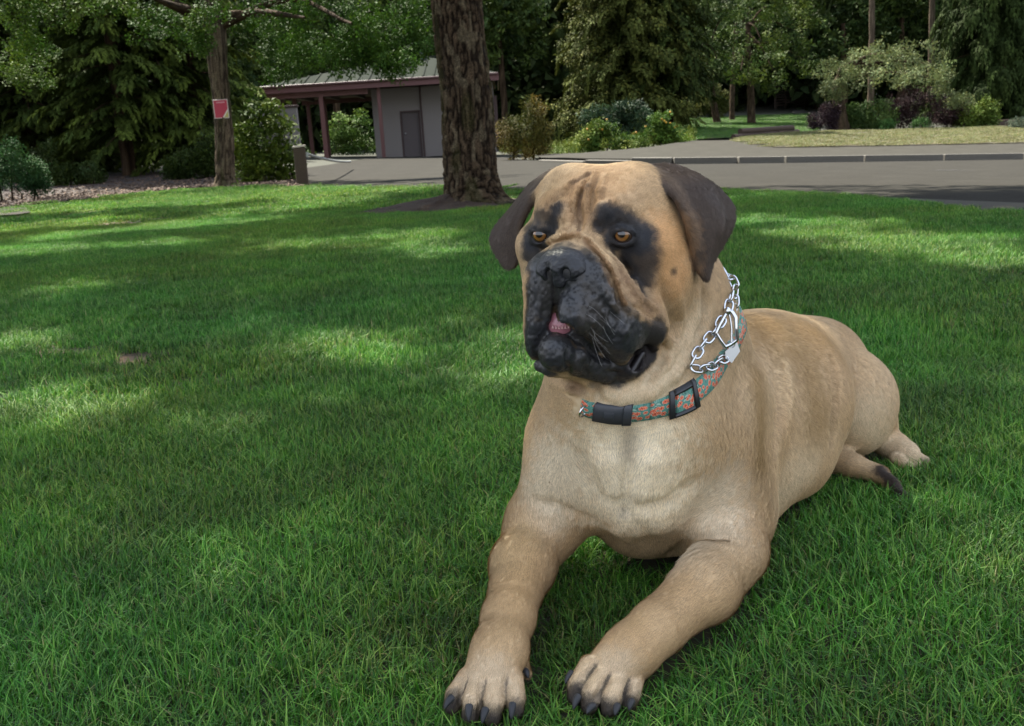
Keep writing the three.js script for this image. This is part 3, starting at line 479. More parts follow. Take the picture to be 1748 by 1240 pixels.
{ // the tree with the sign at the left: hanging maple boughs
  const base = onGround(385, 320), d = zDepth(base), t = thing('signed_tree', 'slim tree trunk at left with a red sign and boughs hanging over the roof', 'tree', [0, 0, 0]), R = rng(31);
  const pts = [[386, 324], [384, 300], [383, 240], [378, 180], [372, 110], [366, 50], [360, 0], [352, -80]].map(([x, y]) => at(x, y, d));
  part('trunk', barkGeo(pts, [0.27, 0.235, 0.225, 0.225, 0.235, 0.27, 0.25, 0.2], { nu: 70, nv: 130, ridge: 0.12, freq: 13, flare: 0.45, seed: 8, dark: lin('#45413b'), pale: lin('#948f83'), lichen: 0.9 }), barkM, t);
  const px = (a) => at(a[0], a[1], d + (a[2] ?? 0));
  for (const [a, b, c, r] of [[[366, 40], [300, 10], [230, -20, -2], 0.14], [[364, 30], [440, 22], [520, 30, -2], 0.1], [[368, 20], [330, 18], [250, -8, -3], 0.12], [[366, 50], [480, 0], [600, 40, -3], 0.09], [[360, 0], [250, -60], [120, -20, -3], 0.1], [[360, 0], [420, -60], [520, -90, -3], 0.1]]) part('limb', barkGeo([px(a), px(b), px(c)], [r * 1.25, r, r * 0.3], { nu: 14, nv: 20, ridge: 0.07, seed: R() * 50 }), barkM, t);
  const far = lobes(lobePx([[450, 50, 70, 45, 1], [560, 40, 90, 50, -1], [650, 60, 70, 40, -1.5], [600, 100, 55, 26, -1.5], [680, 112, 36, 20, -2], [470, 110, 46, 36, 1.5], [300, 40, 90, 45, 2], [520, 85, 50, 30, 0], [700, 30, 40, 35, -1], [690, 84, 46, 22, -1.5], [640, 92, 44, 20, -1.5], [420, 20, 60, 40, -2]], d, 0.7), 7.0, 0.8, lin('#3c5a22'), lin('#567a2e'), R);
  lobes(lobePx([[130, 25, 100, 45, -3], [40, 40, 80, 60, -3], [60, 110, 60, 40, -2], [345, 55, 18, 46, -1.5], [352, 90, 12, 22, -1.5], [220, 20, 50, 30, -2]], d, 0.7), 7.0, 0.75, lin('#45682a'), lin('#758f38'), R, far);
  lobes(lobePx([[300, -90, 260, 70, -1], [560, -70, 180, 60, -2], [100, -70, 160, 70, -3]], d, 0.9), 2.0, 1.0, G1, G2, R, far);
  foliage('crown', CL.fine, leafM, far, t);
  // the sign on it: a red panel in a pale border with a pale and green corner
  const c = at(377, 186, d - 0.27), s = thing('red_sign', 'small red square sign with a pale border fixed to the left tree', 'sign', [c.x, c.y, c.z], 0.12), w = 0.185, h = 0.235;
  const plate = new RoundedBoxGeometry(w * 2, h * 2, 0.012, 2, 0.005); part('plate', plate, std('sign back', lin('#b9a9a4'), 0.5), s);
  const flat = (pts, z) => new THREE.ShapeGeometry(new THREE.Shape(pts.map(([x, y]) => new THREE.Vector2(x, y)))).translate(0, 0, z);
  part('red_field', flat([[-0.165, -0.215], [0.02, -0.215], [0.165, 0.0], [0.165, 0.215], [-0.165, 0.215]], 0.008), std('sign red', lin('#a3203a'), 0.45), s);
  part('corner', flat([[0.06, -0.215], [0.165, -0.215], [0.165, -0.06]], 0.008), std('sign corner', lin('#a9a45a'), 0.45), s);
  part('stripe', flat([[0.03, -0.215], [0.05, -0.215], [0.165, -0.045], [0.165, -0.015]], 0.009), std('sign stripe', lin('#d8d2c4'), 0.45), s);
  part('header', flat([[-0.1, 0.15], [0.11, 0.15], [0.11, 0.175], [-0.1, 0.175]], 0.010), std('sign lettering', lin('#c08a90'), 0.45), s);
}
// --- conifers: tiers of boughs with hanging sprays ---
function conifer(name, label, px, py, o = {}) {
  const base = onGround(px, py), { H = 16, r0 = 3, low = 0.8, seed = 1, c0 = lin('#2a3c1c'), c1 = lin('#66742f'), kinds = CL.spray, group, lean = 0, trunkR = 0.22, step = 0.4, size = 1.15, top = 11, dens = 1 } = o;
  const t = thing(name, label, 'tree', [base.x, base.y, base.z], 0, { conifer: 'dark conifers along the left bed', cedar: 'drooping cedars behind the road', spruce: 'dark spruces at the right' }[name]), R = rng(seed);
  part('trunk', barkGeo([V3(0, -0.3, 0), V3(lean * 0.3, H * 0.33, 0), V3(lean * 0.7, H * 0.66, 0), V3(lean, H, 0)], [trunkR, trunkR * 0.8, trunkR * 0.5, 0.03], { nu: 24, nv: 40, flare: 0.35, seed }), barkM, t);
  const list = [], arms = [];
  for (let h = low; h < Math.min(H, top); h += step) {
    const rr = r0 * (1 - 0.75 * h / H), n = Math.max(5, Math.round(rr * 3.2 * dens)), a0 = R() * 6.28;
    for (let i = 0; i < n; i++) {
      const a = a0 + i / n * 6.283 + (R() - 0.5) * 0.5, L = rr * (0.65 + 0.5 * R()), y = h + (R() - 0.5) * step, dr = 0.12 + 0.25 * R();
      if (i % 3 === 0) arms.push(limb(V3(lean * h / H, y, 0), V3(Math.cos(a) * L * 0.9 + lean * h / H, y - dr * L, Math.sin(a) * L * 0.9), 0.035, 0.01, V3(0, 0.1, 0), { nu: 5, nv: 4 }));
      const m = Math.ceil(L / 0.24);
      for (let k = 1; k <= m; k++) { const f = (k - 0.3 * R()) / m, x = f * L, c = c0.clone().lerp(c1, clamp(0.15 + 0.6 * f * R() + 0.3 * (noise(px * 0.1 + a * 2, h, seed) - 0.3))).multiplyScalar(0.75 + 0.5 * R()); list.push([V3(Math.cos(a) * x + lean * h / H, y - dr * x + 0.08 * (R() - 0.5), Math.sin(a) * x), size * (0.7 + 0.5 * R()), c, -a + (R() - 0.5) * 1.3, -0.1 - 0.5 * R() * f]); }
    }
  }
  if (arms.length) { const b = part('boughs', mergeGeometries(arms), barkM, t); b.userData.kind = 'stuff'; }
  foliage('crown', kinds, needleM, list, t); return t;
}
conifer('conifer', 'dark conifer with a bare lower trunk nearest the mulch bed at left', 222, 300, { r0: 2.6, low: 1.6, seed: 41, H: 17, trunkR: 0.24 });
conifer('conifer', 'slim dark conifer between the bare-trunked conifer and the signed tree', 287, 293, { r0: 2.1, low: 2.2, seed: 42, H: 18, trunkR: 0.14 });
conifer('conifer', 'dark bushy conifer at the left edge behind the blue-green bush', 66, 300, { r0: 3.0, low: 0.5, seed: 43, H: 15, c1: lin('#57642c') });
conifer('conifer', 'low-branched conifer with olive tips between the two left conifers', 148, 293, { r0: 2.7, low: 0.4, seed: 44, H: 15, c1: lin('#5f6a2e') });
conifer('conifer', 'dark conifer close behind the signed tree', 345, 290, { r0: 2.4, low: 0.6, seed: 45, H: 14 });
conifer('conifer', 'dark conifer past the left edge of the lawn', -60, 308, { r0: 2.6, low: 0.5, seed: 46, H: 15 });
const CG = { kinds: [CL.mid[0], CL.cedar[0], CL.mid[1], CL.spray[1], CL.mid[2]], c0: lin('#3a441f'), c1: lin('#7d8444'), size: 1.25, step: 0.5, dens: 1.25, trunkR: 0.3, H: 20, top: 14 };
conifer('cedar', 'drooping cedar just right of the big trunk', 900, 243, { ...CG, r0: 3.2, low: 1.8, seed: 51 });
conifer('cedar', 'tall olive cedar behind the red brown post', 985, 232, { ...CG, r0: 3.8, low: 1.6, seed: 52 });
conifer('cedar', 'broad drooping cedar above the yellow flowers', 1075, 228, { ...CG, r0: 3.8, low: 1.2, seed: 53, c1: lin('#6a7038') });
conifer('cedar', 'dark cedar left of the small shaded lawn', 1140, 222, { ...CG, r0: 2.8, low: 2.2, seed: 54, c0: lin('#27331a'), c1: lin('#4d5c2c') });
conifer('cedar', 'cedar behind the roof end, left of the big trunk', 740, 240, { ...CG, r0: 3.2, low: 1, seed: 55, c0: lin('#27331a'), c1: lin('#4d5c2c') });
conifer('spruce', 'dark spruce at the right edge with a bare grey trunk showing', 1690, 208, { r0: 3.6, low: 0.9, seed: 61, H: 18, top: 13, kinds: CL.cedar, c0: lin('#223018'), c1: lin('#46562a'), size: 1.5, dens: 1.1 });
conifer('spruce', 'dark spruce just past the right edge', 1790, 206, { r0: 3.4, low: 0.7, seed: 62, H: 18, top: 12, kinds: CL.cedar, c0: lin('#223018'), c1: lin('#46562a'), size: 1.5 });
conifer('spruce', 'dark spruce behind the mounded grey-green tree', 1600, 188, { r0: 3.6, low: 1.4, seed: 63, H: 20, top: 16, c0: lin('#1f2d18'), c1: lin('#3f4e28'), size: 1.6 });
conifer('spruce', 'dark tall spruce left of the mounded tree', 1395, 186, { r0: 3.4, low: 3.4, seed: 64, H: 20, top: 17, c0: lin('#1f2d18'), c1: lin('#3f4e28'), size: 1.6 });
// --- broadleaf trees ---
function broad(name, label, px, py, trunkPts, radii, lobe, c0, c1, o = {}) {
  const base = onGround(px, py), d = zDepth(base), t = thing(name, label, o.cat ?? 'tree', [0, 0, 0], 0, name === 'maple' ? 'maples on the small shaded lawn' : undefined), R = rng(o.seed ?? px);
  if (trunkPts) { const P = [base.clone().add(V3(0, -0.2, 0)), ...trunkPts.map(([x, y]) => at(x, y, d))]; part('trunk', barkGeo(P, radii, { nu: 30, nv: 44, flare: 0.35, seed: px, lichen: 0.3 }), barkM, t); const tip = P[P.length - 1];
    lobe.slice(0, 6).forEach((l, i) => { const from = tip.clone().lerp(P[P.length - 2], 0.2 * (i % 3)), to = at(l[0], l[1], d + (l[4] ?? 0)); part('limb', limb(from, to, radii[radii.length - 1] * 0.7, 0.02, V3(0, 0.3, 0), { seed: i }), barkM, t); }); }
  foliage('crown', o.kinds ?? CL.mid, leafM, lobes(lobePx(lobe, d, o.deep ?? 1), o.per ?? 2.2, o.size ?? 1.1, c0, c1, R), t); return t;
}
const MA = [lin('#38502a'), lin('#627638')];
broad('maple', 'maple with a dark leaning trunk, left of the pair on the small lawn', 1226, 212, [[1218, 175], [1212, 130], [1206, 60]], [0.2, 0.17, 0.15, 0.1], [[1210, 60, 60, 50], [1185, 110, 40, 34, -1], [1240, 20, 60, 45], [1165, 45, 45, 40], [1230, 120, 36, 26, -2], [1200, -20, 70, 40]], ...MA, { seed: 71 });
broad('maple', 'slim maple with a lit tawny trunk between the other two', 1250, 207, [[1250, 170], [1252, 120], [1256, 40]], [0.16, 0.14, 0.12, 0.08], [[1265, 60, 48, 44, 1], [1250, 110, 34, 24, 1], [1285, 15, 50, 34, 1]], ...MA, { seed: 72 });
broad('maple', 'maple with a dark straight trunk at the right of the small lawn', 1283, 214, [[1282, 170], [1280, 120], [1276, 40]], [0.22, 0.18, 0.16, 0.1], [[1300, 70, 52, 46, -1], [1320, 120, 38, 34, -2], [1265, 120, 30, 22, -2], [1350, 50, 50, 44], [1310, 10, 70, 40], [1370, 100, 30, 30]], lin('#3c5428'), lin('#687a38'), { seed: 73 });
broad('mounded_tree', 'mounded grey-green tree with hanging boughs above the purple shrubs', 1437, 223, [[1434, 190], [1430, 150], [1440, 120]], [0.34, 0.27, 0.25, 0.18], [[1500, 118, 78, 32], [1580, 108, 52, 30], [1430, 128, 36, 26, -1], [1530, 92, 60, 22], [1470, 110, 50, 26], [1620, 140, 34, 26], [1550, 130, 60, 24, -2], [1425, 155, 22, 16, -1], [1640, 165, 22, 18]], lin('#5d6a48'), lin('#8d9a66'), { seed: 74, per: 2.2, size: 0.95, kinds: CL.fine });
// trees closing the view behind
const BK = [lin('#2b3f20'), lin('#556a32')];
[[560, 60, 100, 70, 'tree behind the left half of the pavilion roof'], [660, 40, 90, 70, 'tree behind the right half of the pavilion roof'], [470, 90, 80, 100, 'dark tree behind the open bay of the pavilion'], [1440, 40, 80, 70, 'dark tree behind the mounded tree, left of the pale pole'], [1540, 30, 80, 60, 'dark tree between the two pale poles'], [1680, 40, 80, 80, 'dark tree at the upper right corner'], [1100, 40, 90, 80, 'tree behind the cedars, above the yellow flowers'], [850, 40, 80, 90, 'tree behind the big trunk'], [200, 120, 130, 130, 'dark tree behind the left conifers'], [20, 130, 110, 130, 'dark tree at the upper left edge']].forEach(([x, y, rx, ry, lab], i) => {
  const px = x, d0 = i > 7 ? 48 : 66; const c = at(px, y, d0), t = thing('woodland_tree', lab, 'tree', [0, 0, 0], 0, 'woodland trees closing the view'), R = rng(200 + i), gy = terrain(c.x, c.z);
  part('trunk', barkGeo([V3(c.x, gy - 0.3, c.z), V3(c.x + 0.1, gy + 2, c.z), V3(c.x, Math.max(c.y, gy + 4), c.z)], [0.3, 0.24, 0.14], { nu: 16, nv: 20, seed: i }), barkM, t);
  foliage('crown', CL.far, leafM, lobes(lobePx([[x, y, rx * 0.7, ry * 0.6], [x - rx * 0.5, y + ry * 0.5, rx * 0.5, ry * 0.5, -1], [x + rx * 0.5, y + ry * 0.45, rx * 0.5, ry * 0.5, 1], [x - rx * 0.4, y - ry * 0.5, rx * 0.6, ry * 0.5], [x + rx * 0.5, y - ry * 0.4, rx * 0.6, ry * 0.5]], d0), 1.0, 1.2, ...BK, R), t);
});
for (const [x, y0, lab] of [[1487, 150, 'pale straight pole-like trunk left, above the mounded tree'], [1588, 150, 'pale straight pole-like trunk right, above the mounded tree']]) { const c = at(x, y0, 58), t = thing('bare_tree', lab, 'tree', [0, 0, 0], 0, 'pale bare trunks above the mounded tree'), gy = terrain(c.x, c.z); part('trunk', barkGeo([V3(c.x, gy - 0.2, c.z), V3(c.x, gy + 5, c.z), V3(c.x - 0.2, gy + 12, c.z)], [0.2, 0.16, 0.12], { nu: 14, nv: 30, dark: lin('#6a665f'), pale: lin('#a5a29a') }), barkM, t); }
// --- shrubs ---
const shrub = (name, label, d, lobe, c0, c1, o = {}) => {
  const t = thing(name, label, o.cat ?? 'shrub', [0, 0, 0], 0, { low_bush: 'dark low bushes in the left bed', garden_shrub: 'green shrubs round the pavilion', flowering_shrub: 'yellow-flowering shrubs in the bed', purple_shrub: 'purple shrubs under the mounded tree', green_shrub: 'green shrubs behind the dry verge' }[name]), R = rng(o.seed ?? Math.round(lobe[0][0])), L = lobePx(lobe, d, o.deep ?? 0.8);
  for (const [c, rx, ry, rz] of L.slice()) { const g = terrain(c.x, c.z); if (c.y - ry > g + 0.05) L.push([V3(c.x, (g + c.y) / 2, c.z), rx * 0.92, Math.max(0.15, (c.y - g) / 2), rz * 0.92]); }
  const st = L.slice(0, 5).map(([c], i) => limb(V3(c.x + (i - 2) * 0.06, terrain(c.x, c.z) - 0.05, c.z), c, 0.03, 0.01, V3(0.1 * (i % 2), 0, 0), { nu: 6, nv: 6, seed: i })); const sp = part('stems', mergeGeometries(st), barkM, t); sp.userData.kind = 'stuff';
  foliage('foliage', o.kinds ?? CL.mid, leafM, lobes(L, 1.5 * (o.per ?? 3), o.size ?? 0.8, c0, c1, R).filter(([p]) => p.y > terrain(p.x, p.z)), t);
  if (o.flower) { const f = new THREE.InstancedMesh(new THREE.IcosahedronGeometry(0.04, 1), std('petals', o.flower, 0.7), 9); f.name = 'flowers'; f.userData.kind = 'stuff'; const m = new THREE.Matrix4(); for (let i = 0; i < 9; i++) { const [c, rx, ry, rz] = L[i % L.length], a = R() * 3.14, e = R() * 1.4; m.makeTranslation(c.x + Math.cos(a) * rx * Math.cos(e), c.y + ry * Math.sin(e), c.z + Math.sin(a) * rz * Math.cos(e) + 0.1); f.setMatrixAt(i, m); } t.add(f); }
  return t;
};
shrub('leafy_shrub', 'yellow-green large-leaved shrub between the signed tree and the wooden post', 27.5, [[450, 215, 42, 45], [430, 270, 40, 35], [475, 260, 30, 40], [440, 180, 30, 22], [485, 230, 22, 28], [415, 225, 20, 45], [460, 298, 40, 20]], lin('#3c561f'), lin('#6f8434'), { kinds: CL.mid, per: 2.2, size: 1.0 });
shrub('blue_green_bush', 'blue-green rounded bush at the far left edge of the bed', 24, [[18, 280, 40, 36], [52, 295, 28, 26], [-10, 265, 44, 44], [25, 318, 40, 20], [55, 316, 26, 16], [-20, 318, 36, 20]], lin('#2b4c2c'), lin('#527a48'), { per: 5, size: 0.6, kinds: CL.fine });
shrub('low_bush', 'dark low bush beneath the left conifers', 31, [[110, 285, 30, 16], [150, 280, 26, 18], [85, 270, 24, 24]], lin('#2c3f1e'), lin('#54662c'), { per: 4, kinds: CL.fine });
shrub('low_bush', 'dark low bush just left of the signed tree', 31, [[330, 275, 30, 22], [355, 255, 22, 30], [300, 285, 22, 12]], lin('#2c3f1e'), lin('#4c6028'), { per: 4, kinds: CL.fine });
shrub('garden_shrub', 'bright green shrub seen through the open bay of the pavilion', 54, [[600, 215, 36, 28], [570, 240, 24, 26], [625, 245, 26, 22], [590, 262, 30, 12]], lin('#3d5c28'), lin('#7d9a4c'), { per: 2.6, size: 1 });
shrub('garden_shrub', 'green shrub at the left corner of the pavilion beside the posts', 50, [[490, 250, 22, 20], [475, 225, 26, 24], [520, 262, 18, 12]], lin('#3d5c28'), lin('#7d9a4c'), { per: 3, size: 0.9 });
shrub('tawny_shrub', 'tall shrub with tawny orange tips right of the big trunk', 36, [[912, 195, 18, 30], [895, 220, 22, 26], [925, 225, 16, 22], [870, 225, 20, 24]], lin('#4e5a28'), lin('#86703a'), { per: 3.4, size: 0.75, kinds: CL.fine });
shrub('flowering_shrub', 'green shrub with small yellow flowers at the right end of the bed', 37, [[1120, 222, 34, 24], [1150, 232, 26, 16], [1095, 235, 30, 18], [1135, 205, 20, 14]], lin('#46682c'), lin('#83a044'), { per: 4.5, size: 0.7, flower: lin('#a8801c') });
shrub('flowering_shrub', 'green shrub with yellow flowers in the middle of the bed', 36, [[1040, 222, 34, 18], [1065, 238, 30, 14], [1010, 232, 26, 16]], lin('#46682c'), lin('#8a9a44'), { per: 4.5, size: 0.7, flower: lin('#96701e') });
shrub('dark_shrub', 'bluish dark shrub under the broad cedar', 41, [[1030, 195, 40, 18], [1075, 190, 34, 20]], lin('#2c4030'), lin('#4a6248'), { per: 3 });
shrub('purple_shrub', 'dark purple shrub left of the mounded tree trunk', 46, [[1404, 205, 22, 22], [1385, 212, 12, 14], [1418, 190, 14, 16]], lin('#2c2028'), lin('#51404a'), { per: 4.5, size: 0.75, kinds: CL.fine });
shrub('purple_shrub', 'wide dark purple shrub under the hanging boughs of the mounded tree', 47, [[1580, 185, 52, 34], [1540, 175, 36, 30], [1625, 190, 30, 22]], lin('#2a1d22'), lin('#4c383c'), { per: 3.6, size: 0.85, kinds: CL.fine });
shrub('green_shrub', 'mid green shrub right of the mounded tree trunk', 46.5, [[1475, 205, 24, 16], [1455, 195, 14, 14], [1500, 195, 30, 24]], lin('#33502a'), lin('#6a8248'), { per: 3.8 });
shrub('green_shrub', 'low bright shrub in front of the wide purple shrub', 46, [[1575, 212, 18, 9], [1510, 215, 22, 8]], lin('#3a5c2e'), lin('#5f8a4a'), { per: 5, size: 0.6, kinds: CL.fine });
shrub('green_shrub', 'yellow-green shrub beside the dark timber rail', 47, [[1655, 198, 26, 16], [1685, 190, 20, 22]], lin('#46602a'), lin('#7f9440'), { per: 4 });
shrub('grey_shrub', 'small grey-green mound at the right end of the timber rail', 44, [[1738, 212, 16, 9], [1755, 216, 14, 7]], lin('#5a6a5c'), lin('#87937f'), { per: 6, size: 0.5, kinds: CL.fine });
shrub('glade_shrub', 'olive shrub behind the maples on the small lawn', 62, [[1195, 180, 30, 20], [1165, 190, 26, 22], [1225, 170, 22, 22]], lin('#46522a'), lin('#7a7f44'), { per: 2.4 });
{ // low cover in the bed and the wood that closes the distance
  const R = rng(300), list = [], a = line([[858, 262], [905, 268], [985, 268], [1060, 262], [1120, 256], [1180, 246]]), b = line([[858, 240], [920, 236], [1000, 232], [1080, 228], [1150, 222], [1190, 222]]), A = resample(a, 60), B = resample(b, 60);
  for (let i = 0; i < 2600; i++) { const k = Math.floor(R() * 60), p = A[k].clone().lerp(B[k], R()).lerp(A[k + 1].clone().lerp(B[k + 1], R()), R()); p.y = terrain(p.x, p.z) + 0.12 + 0.35 * R() * noise(p.x * 1.2, 2, p.z * 1.2); list.push([p, 0.55 + 0.4 * R(), lin('#4a6428').lerp(lin('#94a04a'), R() * noise(p.x, 5, p.z) * 1.6)]); }
  const g = new THREE.Group(); g.name = 'ground_cover'; g.userData.kind = 'stuff'; scene.add(g); tag(g, 'low leafy ground cover filling the bed right of the big trunk', 'ground cover'); foliage('leaves', CL.fine, leafM, list, g);
  const far = [];
  for (let i = 0; i < 14000; i++) { const x = -115 + 260 * R(), z = -74 - 26 * R() - (i % 4 === 0 ? 10 : 0), y = terrain(x, z) + 20 * R(); far.push([V3(x, y, z), 3.0 + 1.4 * R(), lin('#2a3a1e').lerp(lin('#55663a'), R() * R() + 0.3 * noise(x * 0.15, y * 0.2, z * 0.15))]); }
  const w = new THREE.Group(); w.name = 'distant_wood'; w.userData.kind = 'stuff'; scene.add(w); tag(w, 'dense dark woodland closing the view behind everything', 'woodland'); foliage('leaves', CL.far, leafM, far, w);
}
{ // mulch chips, twigs
  const R = rng(301), g = new THREE.BoxGeometry(0.07, 0.012, 0.025), m = std('bark chip', 0xffffff, 0.95), n = 6000, o = new THREE.InstancedMesh(g, m, n), q = new THREE.Quaternion(), m4 = new THREE.Matrix4(), A = resample(mulchNear, 50), B = resample(mulchFar, 50);
  for (let i = 0; i < n; i++) { const k = Math.floor(R() * 50), p = A[k].clone().lerp(B[k], R() * R()); p.x += (R() - 0.5) * 0.5; p.y = terrain(p.x, p.z) + 0.045; q.setFromEuler(new THREE.Euler((R() - 0.5) * 0.8, R() * 6.28, (R() - 0.5) * 0.8)); m4.compose(p, q, V3(1, 1, 1).multiplyScalar(0.6 + R())); o.setMatrixAt(i, m4); o.setColorAt(i, lin('#33261f').lerp(lin('#75604d'), R() * R())); }
  o.name = 'mulch_chips'; o.userData.kind = 'stuff'; tag(o, 'loose brown bark chips over the bed under the left conifers', 'mulch'); scene.add(o);
}
// ---------- the dog ----------
const D0 = 1.40, PM = F / D0;                                          // depth of the eyes; pixels per metre there
const HU = [0.906, 0, 0.423], HV = [-0.075, -0.974, 0.204], HW = [-0.412, 0.225, 0.883];   // head axes: its left, up, forward
const D = (px, py, z = 0) => at(px, py, D0 - z / PM);
const Lh = (u, v, w) => D(990 + HU[0] * u + HV[0] * v + HW[0] * w, 403 + HU[1] * u + HV[1] * v + HW[1] * w, HU[2] * u + HV[2] * v + HW[2] * w);
const camX = V3(1, 0, 0).applyQuaternion(camera.quaternion), camY = V3(0, 1, 0).applyQuaternion(camera.quaternion), camZ = V3(0, 0, 1).applyQuaternion(camera.quaternion);
const axisOf = (a) => camX.clone().multiplyScalar(a[0]).addScaledVector(camY, -a[1]).addScaledVector(camZ, a[2]).normalize();
const HEAD = [axisOf(HU), axisOf(HV), axisOf(HW)], VIEW = [camX, camY, camZ];
const m_ = (r, d = D0) => r * d / F;                                   // pixels to metres
const headLocal = (p) => {                                             // head coordinates of a point
  const q = p.clone().sub(camera.position).applyQuaternion(camera.quaternion.clone().invert()), d = -q.z, X = q.x / d * F + CX - 990, Y = -q.y / d * F + CY - 403, Z = (D0 - d) * PM;
  return [HU, HV, HW].map((a) => a[0] * X + a[1] * Y + a[2] * Z);
};
const dogField = new Field(), toeTips = [];
{
  const f = dogField, K = (k) => k / PM;
  const J = (px, py, d) => d < 1 ? at(px, py, gd(px, py, d)) : at(px, py, d), gd = (px, py, h) => (EYE_HEIGHT - h) / -ray(px, py).y;   // a third number under 1 is a height above the lawn
  const bone = (a, b, ra, rb, k = 0.03) => f.cone(J(...a), J(...b), m_(ra, a[2] < 1 ? gd(...a) : a[2]), m_(rb, b[2] < 1 ? gd(...b) : b[2]), k);
  const yUp = V3(0, 1, 0), B = J(1400, 655, 2.2).sub(J(1110, 770, 1.68)).setY(0).normalize(), S = yUp.clone().cross(B).normalize(), BODY = [S, yUp, B];
  // trunk
  bone([1120, 755, 1.72], [1308, 686, 2.03], 150, 130, 0.05);
  bone([1308, 686, 2.03], [1378, 656, 2.24], 128, 84, 0.06);
  bone([1275, 798, 1.86], [1338, 776, 1.97], 84, 80, 0.04);           // belly
  bone([1262, 630, 1.95], [1388, 620, 2.25], 94, 78, 0.06);          // spine and back
  bone([1085, 770, 1.63], [1120, 800, 1.74], 108, 120, 0.05);        // breast
  f.egg(J(1085, 790, 1.585), [0.085, 0.105, 0.05], BODY, 0.08);     // breastbone
  bone([1095, 870, 1.72], [1230, 850, 1.9], 78, 90, 0.05);           // brisket
  // shoulders
  bone([1000, 770, 1.63], [938, 880, 1.68], 88, 66, 0.05);
  bone([1190, 745, 1.65], [1240, 895, 1.67], 100, 72, 0.055);
  bone([1225, 700, 1.74], [1250, 860, 1.73], 70, 70, 0.06);
  // fore legs
  bone([930, 885, 0.105], [893, 965, 0.085], 60, 51, 0.035);
  bone([893, 965, 0.085], [868, 1055, 0.07], 52, 42, 0.025);
  bone([868, 1055, 0.07], [853, 1112, 0.062], 43, 47, 0.02);
  bone([1250, 940, 0.085], [1203, 1003, 0.078], 62, 55, 0.035);
  bone([1203, 1003, 0.078], [1122, 1072, 0.068], 55, 43, 0.025);
  bone([1122, 1072, 0.068], [1078, 1112, 0.06], 44, 47, 0.02);
  // paws: a palm and four toes each
  bone([853, 1112, 1.385], [837, 1150, 1.352], 46, 45, 0.015);
  for (const [a, b, c] of [[[800, 1158, 1.345], [779, 1188, 1.325], [771, 1205, 1.32]], [[822, 1158, 1.335], [808, 1196, 1.305], [803, 1220, 1.298]], [[848, 1158, 1.333], [842, 1198, 1.302], [840, 1224, 1.295]], [[874, 1158, 1.34], [878, 1192, 1.318], [880, 1212, 1.312]]])
    { toeTips.push(J(...c)); bone(a, b, 19.5, 18.5, 0.004); bone(b, c, 18, 14.5, 0.003); }
  bone([893, 1135, 1.385], [900, 1150, 1.38], 9, 8, 0.008);          // dew claw pad
  bone([1078, 1112, 1.38], [1046, 1140, 1.358], 46, 43, 0.015);
  for (const [a, b, c] of [[[1008, 1138, 1.35], [988, 1172, 1.325], [983, 1188, 1.32]], [[1030, 1150, 1.34], [1012, 1184, 1.31], [1006, 1204, 1.30]], [[1056, 1156, 1.337], [1044, 1190, 1.307], [1040, 1210, 1.30]], [[1080, 1158, 1.345], [1075, 1184, 1.325], [1073, 1200, 1.318]]])
    { toeTips.push(J(...c)); bone(a, b, 20, 19, 0.004); bone(b, c, 18.5, 14.5, 0.003); }
  // hind quarters, lying over on one hip
  f.egg(J(1452, 690, gd(1452, 690, 0.125) - 0.075), [0.095, 0.112, 0.108], BODY, 0.006);
  bone([1408, 626, 2.22], [1446, 680, 2.17], 66, 70, 0.03);
  bone([1488, 722, 0.085], [1446, 738, 0.08], 42, 38, 0.03);
  bone([1512, 752, 0.05], [1548, 775, 0.034], 26, 20, 0.012);
  bone([1546, 774, 0.03], [1574, 787, 0.017], 15, 10, 0.006); bone([1540, 779, 0.03], [1561, 791, 0.016], 13, 10, 0.005);
  bone([1532, 782, 0.03], [1546, 793, 0.018], 12, 9, 0.005);
  bone([1395, 775, 0.05], [1455, 795, 0.04], 26, 20, 0.02);
  bone([1455, 795, 0.04], [1500, 810, 0.035], 19, 15, 0.012);
  bone([1500, 810, 0.035], [1522, 826, 0.03], 14, 10, 0.008); bone([1522, 826, 0.03], [1541, 845, 0.018], 9, 5, 0.008);
  // neck
  bone([1105, 700, 1.60], [1095, 520, 1.56], 140, 118, 0.05);
  bone([1185, 650, 1.69], [1140, 500, 1.58], 115, 98, 0.05);
  bone([1060, 640, 1.50], [1082, 672, 1.56], 88, 104, 0.06);
  bone([1010, 650, 1.52], [1000, 740, 1.62], 62, 80, 0.08);
  // skull
  f.egg(Lh(0, -15, -120), [134 / PM, 106 / PM, 128 / PM], HEAD, 0.03);
  f.egg(Lh(0, 36, -95), [108 / PM, 58 / PM, 88 / PM], HEAD, 0.03);
  for (const s of [-1, 1]) f.ball(Lh(66 * s, 50, -108), K(48), 0.03);
  for (const s of [-1, 1]) {
    f.egg(Lh(95 * s, -80, -105), [64 / PM, 100 / PM, 92 / PM], HEAD, 0.03);
    f.ball(Lh(56 * s, 32, -32), K(38), 0.018);
    f.ball(Lh(108 * s, -28, -50), K(36), 0.02);
  }
  // muzzle
  f.cone(Lh(0, -22, 0), Lh(0, -40, 62), K(48), K(38), 0.02);
  f.egg(D(985, 555, -30), [58 / PM, 60 / PM, 62 / PM], VIEW, 0.02);
  for (const s of [-1, 1]) f.egg(Lh(38 * s, -72, 42), [48 / PM, 56 / PM, 54 / PM], HEAD, 0.016);
  f.egg(Lh(-50, -112, 42), [36 / PM, 80 / PM, 50 / PM], HEAD, 0.012);
  f.egg(D(912, 562, -6), [18 / PM, 52 / PM, 36 / PM], VIEW, 0.012);
  f.egg(Lh(42, -104, 52), [42 / PM, 62 / PM, 46 / PM], HEAD, 0.01);
